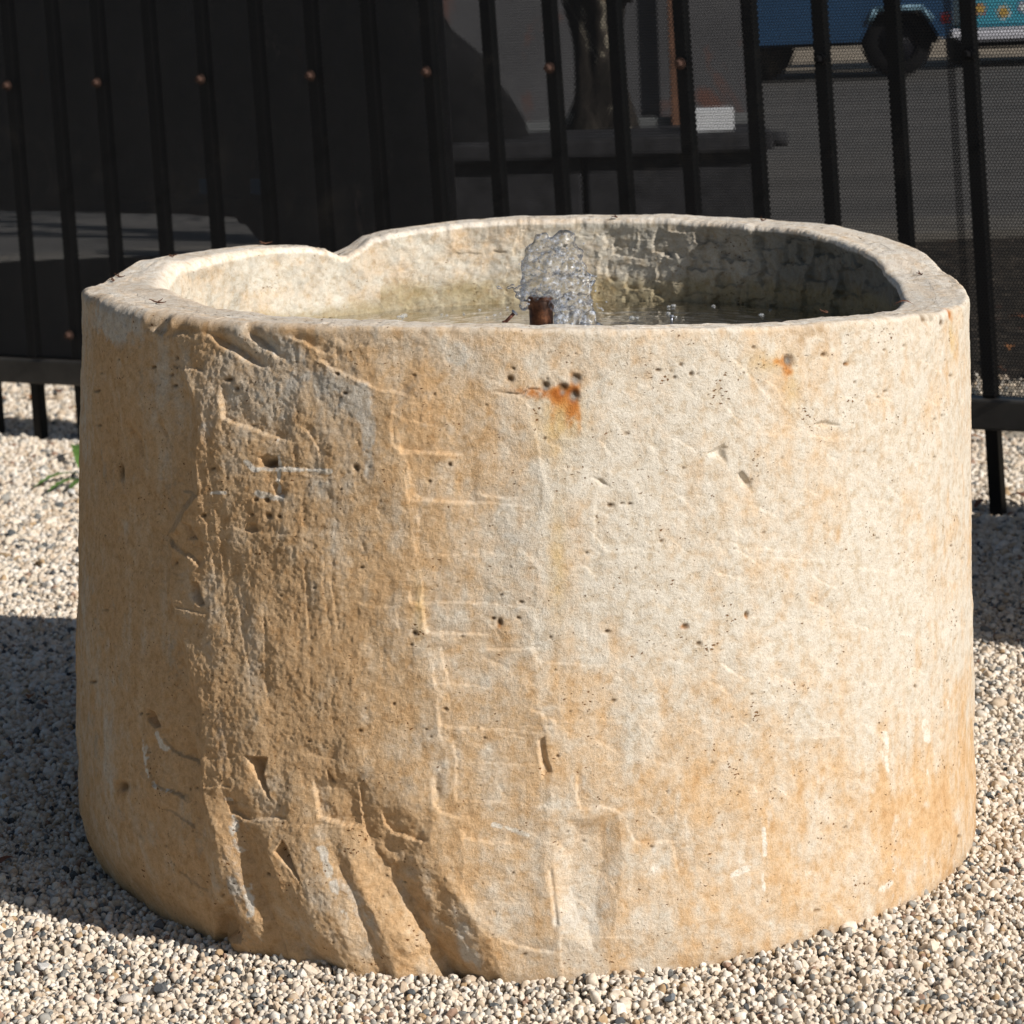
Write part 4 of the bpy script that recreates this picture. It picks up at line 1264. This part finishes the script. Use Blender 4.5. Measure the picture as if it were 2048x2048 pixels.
# grey metal container with rusty patch
m, t, p, o = new_mat('grey_container_paint')
c = obj_coord(t)
x = ramp(t, noise(t, 2.2, 6, .6, c), [(.3, (.062, .062, .067)), (.7, (.096, .096, .102))])
mk = ramp(t, noise(t, 1.7, 7, .65, c, .6), [(.55, (0, 0, 0)), (.63, (1, 1, 1))])
x = mix_rgb(t, x, (.13, .060, .045), mk)
t.links.new(x, p.inputs['Base Color']); p.inputs['Roughness'].default_value = .7
M_CONT = m
YC = 12.4
cont = empty('container', 'grey rust-stained metal container standing behind the bench and trunk', 'container', (0, YC, 0))
cl_ = at_y(780, 100, YC).x; cr_ = at_y(1503, 100, YC).x
bm = bmesh.new(); add_box(bm, (cl_, 0, .12), (cr_, 2.4, 2.6), bev=.01)
bm_obj('shell', bm, M_CONT, cont)
zz = at_y(1200, 228, YC).z
bm = bmesh.new(); add_box(bm, (cl_, -.05, .13), (cr_, -.0225, zz - .02), bev=.006)
bm_obj('sill', bm, simple_mat('pale_grey_paint', (.14, .147, .15), .7, .12, 4), cont)
pr = at_y(1336, 100, YC); pr2 = at_y(1354, 100, YC)
bm = bmesh.new(); add_box(bm, (pr.x, -.10, .0), (pr2.x, -.06, 2.5), bev=.004)
bm_obj('corner_strip', bm, simple_mat('brown_rust', (.15, .075, .045), .9, .4, 8), cont)

# -- blue truck, side on, with two rear axles
M_BLUE = simple_mat('blue_car_paint', (.015, .055, .125), .28, .12, 2, spec=.6)
M_TYRE = simple_mat('tyre_rubber', (.010, .010, .011), .85, .3, 20, bmp=.4, spec=.1)
M_CHROME = simple_mat('bright_trim', (.16, .28, .36), .4, .1, 5, metallic=.2)
M_RIM = simple_mat('dull_rim', (.010, .010, .014), .5, .3, 8, spec=.2)
M_GLASS = simple_mat('dark_glass', (.02, .025, .03), .1, .1, 3)
M_UNDER = simple_mat('underbody', (.010, .010, .010), .9, .3, 8, spec=.1)
M_WBUMP = simple_mat('white_bumper', (.66, .66, .72), .5, .08, 5)
YV = 22.6
truck = empty('blue_truck', 'blue truck with flared wheel arch parked side-on beyond the road', 'truck', (at_y(1800, 60, YV).x, YV, 0))
wr = .335
xr_ = at_y(1905, 60, YV).x - truck.location.x
xl_ = xr_ - 5.2
zb = at_y(1650, 86, YV).z
pts = [(xr_, zb), (xr_ + .01, .70), (xr_ - .02, .98), (xr_ - 2.1, 1.0), (xr_ - 2.15, 1.05), (xr_ - 2.3, 1.5), (xr_ - 3.3, 1.52), (xr_ - 3.8, 1.05), (xl_ + .1, .98), (xl_, .6), (xl_ + .02, zb)]
for a_ in (-4.2, 0.0):
    pts += [(a_ - .335, zb), (a_ - .29, .40), (a_ - .19, .55), (a_ + .17, .55), (a_ + .28, .42), (a_ + .335, zb)]
bm = bmesh.new()
f = bm.faces.new([bm.verts.new((a, 0, b)) for a, b in pts])
r_x = bmesh.ops.extrude_face_region(bm, geom=[f])
for v in r_x['geom']:
    if isinstance(v, bmesh.types.BMVert): v.co.y += 1.5
bmesh.ops.recalc_face_normals(bm, faces=bm.faces[:])
bm_obj('body', bm, M_BLUE, truck)
# arch lip
bm = bmesh.new()
apts = [(-.27, .47), (-.20, .58), (.18, .58), (.27, .47)]
for (xa, za), (xb, zb_) in zip(apts[:-1], apts[1:]):
    add_cyl(bm, (xa, -.012, za), (xb, -.012, zb_), .022, .022, 8)
bm_obj('arch_trim', bm, M_CHROME, truck, True)
bm = bmesh.new(); add_box(bm, (xl_ + .3, .15, .27), (xr_ - .1, 1.4, zb + .05))
bm_obj('chassis', bm, M_UNDER, truck)


def wheel(parent, x, y, r=.335, wdt=.22):
    bm = bmesh.new()
    pr_ = [(r * .60, 0), (r * .93, 0), (r, .035), (r, wdt - .035), (r * .93, wdt), (r * .6, wdt)]
    pv_ = None
    for rr_, yy_ in pr_:
        ring = [bm.verts.new((x + rr_ * math.cos(a_ * math.pi / 20), y + yy_, r + rr_ * math.sin(a_ * math.pi / 20))) for a_ in range(40)]
        if pv_:
            for a_ in range(40): bm.faces.new((pv_[a_], pv_[(a_ + 1) % 40], ring[(a_ + 1) % 40], ring[a_]))
        pv_ = ring
    ty = bm_obj('tyre', bm, M_TYRE, parent, True)
    bm = bmesh.new(); add_cyl(bm, (x, y + .03, r), (x, y + wdt - .02, r), r * .61, r * .61, 32); add_cyl(bm, (x, y + .0, r), (x, y + .03, r), r * .18, r * .22, 16)
    bm_obj('wheel_rim', bm, M_RIM, parent, True)


wheel(truck, 0, .10, .29); wheel(truck, at_y(1535, 60, YV).x - truck.location.x, .45, .27, .4); wheel(truck, -4.2, .10, .29)
q = at_y(1898, 35, YV)
bm = bmesh.new(); add_box(bm, (xr_ - .09, -.012, q.z - .04), (xr_ - .02, .02, q.z + .04), bev=.005)
bm_obj('tail_light', bm, simple_mat('red_lens', (.18, .01, .01), .3, .1, 4), truck)
q = at_y(1915, 68, YV)
bm = bmesh.new(); add_box(bm, (xr_ - .02, -.02, q.z - .03), (xr_ + .10, 1.4, q.z + .03), bev=.01)
bm_obj('rear_bumper', bm, M_WBUMP, truck)
bm = bmesh.new(); add_box(bm, (xr_ - 3.25, -.004, 1.1), (xr_ - 2.35, .01, 1.42), bev=.003)
bm_obj('side_window', bm, M_GLASS, truck)

# -- turquoise van with flower stickers and a white bumper
M_TURQ = simple_mat('turquoise_paint', (.06, .34, .45), .35, .1, 2, spec=.6)
YW = 24.0
vx = at_y(1922, 20, YW).x
van = empty('turquoise_car', 'turquoise car with flower stickers and white bumper at the right edge beyond the road', 'car', (vx, YW, 0))
zb2 = at_y(1990, 56, YW).z; zb3 = at_y(1990, 80, YW).z
bm = bmesh.new(); add_box(bm, (0, 0, zb2), (1.75, 1.6, .86), bev=.05); bm_obj('body', bm, M_TURQ, van, True)
bm = bmesh.new(); add_box(bm, (-.03, -.12, zb3), (1.78, .02, zb2 - .002), bev=.02); bm_obj('bumper', bm, M_WBUMP, van, True)
bm = bmesh.new(); add_box(bm, (.2, .35, .861), (1.55, 1.35, 1.2), bev=.09); bm_obj('cabin', bm, M_TURQ, van, True)
bm = bmesh.new(); add_box(bm, (.32, .338, .92), (1.43, .349, 1.12), bev=.004); bm_obj('rear_window', bm, M_GLASS, van)
bm = bmesh.new(); add_box(bm, (.1, .05, .16), (1.65, 1.5, zb2), bev=.02); bm_obj('chassis', bm, M_UNDER, van)
for sx_ in (.02, 1.45):
    wheel_e = sx_
    bm = bmesh.new(); add_cyl(bm, (sx_, .75, .31), (sx_ + .2, .75, .31), .31, .31, 28); bm_obj('tyre', bm, M_TYRE, van, True)


def flower(X_, Y_, rp, cm, cc, n_=9):
    q = at_y(X_, Y_, YW)
    bm = bmesh.new()
    ct = bm.verts.new((q.x - vx, -.004, q.z)); ring = []
    for k_ in range(n_ * 2):
        rr_ = rp * (1.0 if k_ % 2 == 0 else .55); an = k_ * math.pi / n_
        ring.append(bm.verts.new((q.x - vx + rr_ * math.cos(an), -.004, q.z + rr_ * math.sin(an))))
    for k_ in range(n_ * 2): bm.faces.new((ct, ring[k_], ring[(k_ + 1) % (n_ * 2)]))
    o = bm_obj('flower_sticker', bm, cm, van)
    bm = bmesh.new()
    ring = [bm.verts.new((q.x - vx + rp * .6 * math.cos(a_ * .314), -.007, q.z + rp * .6 * math.sin(a_ * .314))) for a_ in range(20)]
    bm.faces.new(ring)
    c_ = bm_obj('flower_centre', bm, cc, o)


MW_ = simple_mat('white_petal', (.55, .62, .62), .6, .1); MY_ = simple_mat('ochre_centre', (.42, .27, .06), .6, .4, 30); MR_ = simple_mat('red_petal', (.35, .03, .02), .6, .2)
flower(2007, 24, .078, MW_, MY_); flower(1960, 18, .07, MR_, MY_, 7); flower(2047, 14, .07, simple_mat('purple_petal', (.2, .05, .25), .6, .2), MW_, 7)
for sgn in (-1, 1):
    pass

# low wall / hedge line far behind closes the view above the lot
M_HEDGE = simple_mat('far_hedge', (.035, .05, .025), .9, .4, 2)
bm = bmesh.new()
for i in range(2600):
    c0 = Vector((lr.uniform(-45, 45), 60 + lr.gauss(0, 1.2), abs(lr.gauss(1.4, 1.1))))
    s_ = lr.uniform(.25, .6); r3 = Matrix.Rotation(lr.uniform(0, 6.28), 3, 'Z') @ Matrix.Rotation(lr.uniform(-1.2, 1.2), 3, 'X')
    bm.faces.new([bm.verts.new(c0 + r3 @ Vector(v_)) for v_ in ((-s_, 0, 0), (0, -s_ * .6, .1), (s_, 0, 0), (0, s_ * .6, .1))])
hd = bm_obj('distant_shrubbery', bm, M_HEDGE); hd['kind'] = 'stuff'
tag(hd, 'dense dark shrubbery closing the far side of the sandy lot', 'shrubbery')

# ------------------------------------------------------------------ a second trough, right of the view, whose shadow reaches in
pts_ = []
for r_, z_ in [(.40, -.05), (.42, .0), (.44, .1), (.435, .4), (.43, .66), (.42, .69), (.385, .695), (.365, .68), (.35, .45), (.0, .44)]:
    a_ = np.linspace(0, 2 * math.pi, 96, endpoint=False)
    rr_ = r_ * (1 + .012 * np.sin(a_ * 3 + 1) + .006 * np.sin(a_ * 11))
    pts_.append(np.stack([rr_ * np.cos(a_), rr_ * np.sin(a_), z_ + .004 * np.sin(a_ * 5)], -1))
P2 = np.stack(pts_, 1)
C2 = np.zeros(P2.shape); C2[:] = (.55, .44, .3)
t2 = grid_obj('stone_planter', P2[::-1], M_STONE, wrap_u=True, col=C2[::-1])
t2.location = (1.60, 3.90, 0)
tag(t2, 'second round stone trough standing to the right of the big one', 'planter')

# ------------------------------------------------------------------ gravel
m, t, p, o = new_mat('pebble')
oi = N(t, 'ShaderNodeObjectInfo')
base = ramp(t, oi.outputs['Random'], [(0, (.115, .125, .13)), (.025, (.21, .215, .21)), (.055, (.36, .35, .32)), (.10, (.46, .33, .20)), (.115, (.56, .46, .35)), (.26, (.72, .635, .52)), (.50, (.78, .71, .61)),
                                       (.74, (.68, .585, .475)), (.85, (.80, .755, .68)), (.97, (.34, .23, .17)), (.988, (.09, .095, .10))], 'CONSTANT')
c = obj_coord(t)
va = N(t, 'ShaderNodeVectorMath', operation='ADD'); t.links.new(c, va.inputs[0])
cmb = N(t, 'ShaderNodeCombineXYZ'); t.links.new(oi.outputs['Random'], cmb.inputs[0]); t.links.new(cmb.outputs[0], va.inputs[1])
x = mix_rgb(t, base, ramp(t, noise(t, 3.0, 5, .65, va.outputs[0]), [(.3, (.78, .73, .68)), (.65, (1.08, 1.08, 1.08))]), 1.0, 'MULTIPLY')
t.links.new(x, p.inputs['Base Color']); p.inputs['Roughness'].default_value = .93; p.inputs['Specular IOR Level'].default_value = .15
M_PEB = m
pcol = bpy.data.collections.new('pebble_shapes')
prs = random.Random(4)


def pebble_mesh(k_, sub=2):
    bm = bmesh.new()
    bmesh.ops.create_icosphere(bm, subdivisions=sub, radius=.5)
    dirs = [(Vector((prs.gauss(0, 1), prs.gauss(0, 1), prs.gauss(0, 1))).normalized(), prs.uniform(.25, .42)) for _ in range(10)]
    sc = Vector((prs.uniform(.85, 1.25), prs.uniform(.75, 1.0), prs.uniform(.6, .85)))
    for v in bm.verts:
        for d_, lim in dirs:           # shave flats, as on crushed stone
            e_ = v.co.dot(d_) - lim
            if e_ > 0: v.co -= d_ * e_ * .97
        v.co = Vector((v.co.x * sc.x, v.co.y * sc.y, v.co.z * sc.z))
    me = bpy.data.meshes.new('pebble_shape')
    bm.to_mesh(me); bm.free()
    if k_ % 3: me.shade_smooth()
    me.materials.append(M_PEB)
    return me


peb_meshes = []
for k_ in range(12):
    me = pebble_mesh(k_)
    peb_meshes.append(me)
    ob = bpy.data.objects.new('pebble_shape', me)
    pcol.objects.link(ob)

pr_g = np.random.default_rng(8)


def scatter(y0, y1, sp, wside):
    out = []
    ys = np.arange(y0, y1, sp)
    for y_ in ys:
        hw = .195 * y_ + wside
        xs = np.arange(-hw, hw, sp)
        out.append(np.stack([xs, np.full(xs.shape, y_)], -1))
    P = np.concatenate(out)
    return P + pr_g.uniform(-.5, .5, P.shape) * sp


lay = []
for y0_, y1_, sp, ws in [(2.45, 3.5, .0068, .12), (3.5, 4.6, .0085, .14), (4.6, 7.9, .0115, .16)]:
    for L_ in range(2):
        P = scatter(y0_, y1_, sp if L_ == 0 else sp * 1.12, ws)
        big = pr_g.random(len(P))
        s = (sp * 1.38) * (0.72 + 0.55 * pr_g.random(len(P)) ** 1.5 + 0.9 * (big > .965) * pr_g.random(len(P)) + .4 * (big > .85) * pr_g.random(len(P)))
        z = (-.0045 if L_ == 0 else -.001) + pr_g.uniform(-.0015, .0025, len(P))
        lay.append(np.c_[P, z, s])
G = np.concatenate(lay)
# clear under the trough, and stop a little behind the fence
dx = G[:, 0] - .004; dy = G[:, 1] - 3.248
rr_ = np.hypot(dx, dy)
hid = (rr_ < .505)
fd = (G[:, 0] - FA.x) * FN.x + (G[:, 1] - FA.y) * FN.y
edge = fd + .25 * vnoise(G[:, 0] * 3, G[:, 1] * 3, 2)
keep = (~hid) & ((edge < .85) | (pr_g.random(len(G)) < .05 * (fd < 1.6)))
G = G[keep]; rr_ = rr_[keep]
G[:, 2] += (.0035 + .004 * (G[:, 0] < -.2)) * np.exp(-((rr_ - .52) / .035) ** 2) * (.5 + .5 * vnoise(G[:, 0] * 14, G[:, 1] * 14, 3))      # banked up against the stone
G[:, 2] += .006 * vnoise(G[:, 0] * 4, G[:, 1] * 4, 1) + .0035 * vnoise(G[:, 0] * 17, G[:, 1] * 17, 6)
me = bpy.data.meshes.new('gravel')
me.vertices.add(len(G)); me.vertices.foreach_set('co', G[:, :3].reshape(-1).astype(np.float32))
at = me.attributes.new('size', 'FLOAT', 'POINT'); at.data.foreach_set('value', G[:, 3].astype(np.float32))
me.materials.append(M_PEB)
gravel = bpy.data.objects.new('gravel', me); COL.objects.link(gravel)
gravel['kind'] = 'stuff'
tag(gravel, 'cream and grey pea gravel covering the yard round the trough', 'gravel')
gn = bpy.data.node_groups.new('scatter_gravel', 'GeometryNodeTree')
gn.interface.new_socket('Geometry', in_out='INPUT', socket_type='NodeSocketGeometry')
gn.interface.new_socket('Geometry', in_out='OUTPUT', socket_type='NodeSocketGeometry')
gi = gn.nodes.new('NodeGroupInput'); go = gn.nodes.new('NodeGroupOutput')
iop = gn.nodes.new('GeometryNodeInstanceOnPoints'); ci = gn.nodes.new('GeometryNodeCollectionInfo')
ci.inputs['Collection'].default_value = pcol; ci.inputs['Separate Children'].default_value = True; ci.inputs['Reset Children'].default_value = True
rv = gn.nodes.new('FunctionNodeRandomValue'); rv.data_type = 'FLOAT_VECTOR'; rv.inputs[1].default_value = (6.28, 6.28, 6.28)
ri_ = gn.nodes.new('FunctionNodeRandomValue'); ri_.data_type = 'INT'; ri_.inputs[4].default_value = 0; ri_.inputs[5].default_value = 11; ri_.inputs['Seed'].default_value = 5
na = gn.nodes.new('GeometryNodeInputNamedAttribute'); na.data_type = 'FLOAT'; na.inputs[0].default_value = 'size'
gn.links.new(gi.outputs[0], iop.inputs['Points']); gn.links.new(ci.outputs[0], iop.inputs['Instance'])
iop.inputs['Pick Instance'].default_value = True
gn.links.new(ri_.outputs[2], iop.inputs['Instance Index']); gn.links.new(rv.outputs[0], iop.inputs['Rotation']); gn.links.new(na.outputs[0], iop.inputs['Scale'])
gn.links.new(iop.outputs[0], go.inputs[0])
md = gravel.modifiers.new('scatter', 'NODES'); md.node_group = gn

# bigger single stones
def big_stone(X_, Y_, size, col, label, z=.004, flat=.7):
    q = at_z(X_, Y_, z)
    mt = simple_mat('loose_stone', col, .85, .18, 60, bmp=.5, bscale=200)
    o = bpy.data.objects.new('loose_stone', pebble_mesh(0, 3)); COL.objects.link(o)
    o.data.materials.clear(); o.data.materials.append(mt)
    o.location = q; o.scale = (size, size, size * flat); o.rotation_euler = (prs.uniform(-.3, .3), prs.uniform(-.3, .3), prs.uniform(0, 6))
    tag(o, label, 'stone')


big_stone(320, 1848, .021, (.16, .155, .15), 'dark grey egg-shaped stone lodged against the foot of the trough')
big_stone(143, 985, .030, (.72, .70, .66), 'bright white stone below the green weed left of the trough')
big_stone(150, 872, .034, (.22, .21, .20), 'grey stone at the shadow edge above the green weed')
big_stone(120, 890, .020, (.24, .22, .2), 'small brownish grey stone left of the weed')
big_stone(86, 1932, .017, (.76, .74, .70), 'white oval pebble in the front left gravel')
big_stone(253, 1996, .019, (.62, .56, .49), 'largest rounded cream pebble in the front left gravel')
big_stone(322, 1978, .017, (.12, .125, .13), 'broken black pebble in the front left gravel')
big_stone(628, 1930, .017, (.27, .27, .24), 'olive grey pebble touching the front left foot of the trough')
big_stone(1690, 1862, .016, (.35, .33, .27), 'flat olive pebble at the front right foot of the trough')
big_stone(1340, 1995, .016, (.18, .2, .22), 'slate blue pebble in front of the trough')
big_stone(1925, 1480, .016, (.16, .16, .17), 'dark pebble right of the trough')

# ------------------------------------------------------------------ weed and dead leaves
M_WEED = simple_mat('weed_leaf', (.10, .19, .045), .5, .3, 40)
def blade(p0, p1, wid, n_=9, serr=.0, up=.02, twist=0.0):
    p0 = Vector(p0); p1 = Vector(p1); d_ = p1 - p0; sd = Vector((-d_.y, d_.x, 0)).normalized()
    V = []; Fc = []
    for i in range(n_ + 1):
        f = i / n_
        w_ = wid * math.sin(math.pi * min(1, f * .93 + .06)) ** .7 * (1 + (serr if i % 2 else -serr))
        c_ = p0 + d_ * f + Vector((0, 0, up * math.sin(math.pi * f)))
        V += [c_ - sd * w_ + Vector((0, 0, w_ * .3)), c_, c_ + sd * w_ + Vector((0, 0, w_ * .3))]
        if i:
            a_ = 3 * (i - 1); b_ = 3 * i
            Fc += [(a_, a_ + 1, b_ + 1, b_), (a_ + 1, a_ + 2, b_ + 2, b_ + 1)]
    return V, Fc


root = at_z(165, 945, 0)
weed = empty('weed', 'small green weed with toothed leaves growing from the gravel beside the trough', 'weed', root)
for (X0, Y0), (X1, Y1), wd, sr, up in [((165, 948), (68, 974), .0085, .3, .012), ((165, 958), (95, 984), .0085, .3, .008), ((165, 960), (140, 978), .008, .3, .004), ((158, 935), (150, 903), .011, .05, .03), ((170, 950), (190, 960), .008, .3, .01)]:
    a_ = at_z(X0, Y0, .006); b_ = at_z(X1, Y1, .008)
    V, Fc = blade(a_, b_, wd, 11, sr, up)
    mesh_obj('leaf', [v - Vector(root) for v in V], Fc, M_WEED, weed, True)

leaf_mats = [simple_mat('dead_leaf', cc, .7, .35, 60) for cc in ((.20, .075, .035), (.30, .13, .05), (.13, .06, .035))]
spots = [(1895, 872, .026, 'curled orange-brown leaf under the rail just right of the trough'), (2005, 1012, .030, 'brown leaf in the shadow by the foot of the right picket'),
         (2040, 1000, .024, 'brown leaf at the right edge near the foot of the picket'), (1962, 1012, .020, 'dark red leaf left of the foot of the right picket'),
         (1950, 880, .018, 'small red leaf below the bottom rail beside the right picket'), (15, 975, .018, 'small orange leaf on the gravel at the left edge'),
         (1855, 668, .030, 'brown leaf behind the fence just above the right rim'), (2020, 700, .035, 'brown leaf behind the fence near the right edge'),
         (1990, 745, .028, 'reddish leaf behind the fence above the right rail'), (2035, 640, .03, 'dull brown leaf behind the fence at the far right'),
         (60, 800, .025, 'orange leaf lying under the left rail beside a picket'), (118, 788, .028, 'dark brown leaf under the left rail near the trough'),
         (10, 1730, .014, 'yellow leaf scrap in the trough shadow at the left edge'), (60, 1400, .016, 'brown leaf scrap in the middle of the trough shadow'),
         (1935, 1415, .012, 'tiny orange scrap on the gravel right of the trough')]
for i, (X_, Y_, sz, lab) in enumerate(spots):
    q = at_z(X_, Y_, .006); a_ = prs.uniform(0, 6.28)
    V, Fc = blade((-sz * math.cos(a_), -sz * math.sin(a_), 0), (sz * math.cos(a_), sz * math.sin(a_), .006), sz * .42, 7, .12, sz * .3)
    o = mesh_obj('fallen_leaf', V, Fc, leaf_mats[i % 3], None, True)
    o.location = q
    tag(o, lab, 'leaf', 'dead leaves lying on the ground')

# dry scraps and nails on the rim
M_SCRAP = simple_mat('dry_scrap', (.10, .045, .025), .8, .4, 200)


def rim_pos(X_, Y_):
    """point of the rim top seen at a pixel"""
    z = .69
    for _ in range(4):
        q = at_z(X_, Y_, z)
        th_ = math.atan2(q.x - .009, -(q.y - 3.27))
        z = float(h_rim(np.array([th_]))[0])
    return q


scr = [(345, 515, .0065, 'on the far left of the rim'), (530, 490, .007, 'left of the notch in the rim'), (238, 556, .006, 'on the left end of the rim, upper one of a pair'),
       (228, 564, .006, 'on the left end of the rim, lower one of a pair'), (317, 608, .007, 'on the chipped front left of the rim'), (1235, 437, .006, 'on the back rim right of the jet'),
       (1524, 443, .005, 'on the back right of the rim'), (1706, 474, .007, 'on the right curve of the rim behind the shaded inside'), (1655, 627, .007, 'on the front right rim'),
       (1842, 551, .005, 'on the widest part of the right rim')]
for X_, Y_, sz, lab in scr:
    q = rim_pos(X_, Y_)
    bm = bmesh.new()
    pv = Vector((0, 0, .001))
    n_ = 3
    for arm in range(3):
        a_ = prs.uniform(0, 6.28); pv = Vector((0, 0, .0012))
        for s_ in range(3):
            nx_ = pv + Vector((math.cos(a_) * sz * .5, math.sin(a_) * sz * .35, prs.uniform(-.0006, .0022)))
            add_cyl(bm, pv, nx_, .0011 * (1 - s_ * .25), .0008 * (1 - s_ * .25), 6)
            pv = nx_; a_ += prs.uniform(-.9, .9)
    o = bm_obj('dry_scrap', bm, M_SCRAP)
    o.location = q + Vector((0, 0, .0005))
    tag(o, 'tiny curled brown scrap ' + lab, 'scrap', 'dry plant scraps on the rim')
q = rim_pos(1805, 612)
V, Fc = blade((-.010, -.003, .001), (.012, -.006, .001), .0035, 7, .2, .004)
o = mesh_obj('fallen_leaf', V, Fc, leaf_mats[0], None, True); o.location = q + Vector((0, 0, .001))
tag(o, 'reddish brown curled leaf lying on the front right corner of the rim', 'leaf')
M_NAIL = simple_mat('rusty_steel', (.16, .07, .05), .6, .4, 300, metallic=.4)
M_STEEL = simple_mat('grey_steel', (.35, .37, .42), .4, .2, 200, metallic=.8)
q = rim_pos(1012, 646)
bm = bmesh.new(); add_cyl(bm, (0, 0, .0015), (.009, 0, .010), .0018, .0018, 10); add_cyl(bm, (-.004, 0, .0012), (.0005, 0, .002), .0008, .0016, 8)
o = bm_obj('nail', bm, M_NAIL, smooth=True); o.location = q
hb = bmesh.new(); add_cyl(hb, (.0088, 0, .0098), (.0102, 0, .0112), .0036, .0036, 14); bm_obj('nail_head', hb, M_STEEL, o)
tag(o, 'bent rusty nail with a flat head sticking up from the front rim', 'nail')
q = rim_pos(1343, 646)
bm = bmesh.new(); add_cyl(bm, (0, 0, -.002), (.0005, 0, .0065), .0013, .0013, 10)
o = bm_obj('nail', bm, M_STEEL, smooth=True); o.location = q
hb = bmesh.new(); add_cyl(hb, (.0005, 0, .0065), (.0006, 0, .0085), .0026, .0024, 12); bm_obj('nail_head', hb, M_STEEL, o)
tag(o, 'small upright grey nail in the front rim right of the jet', 'nail')
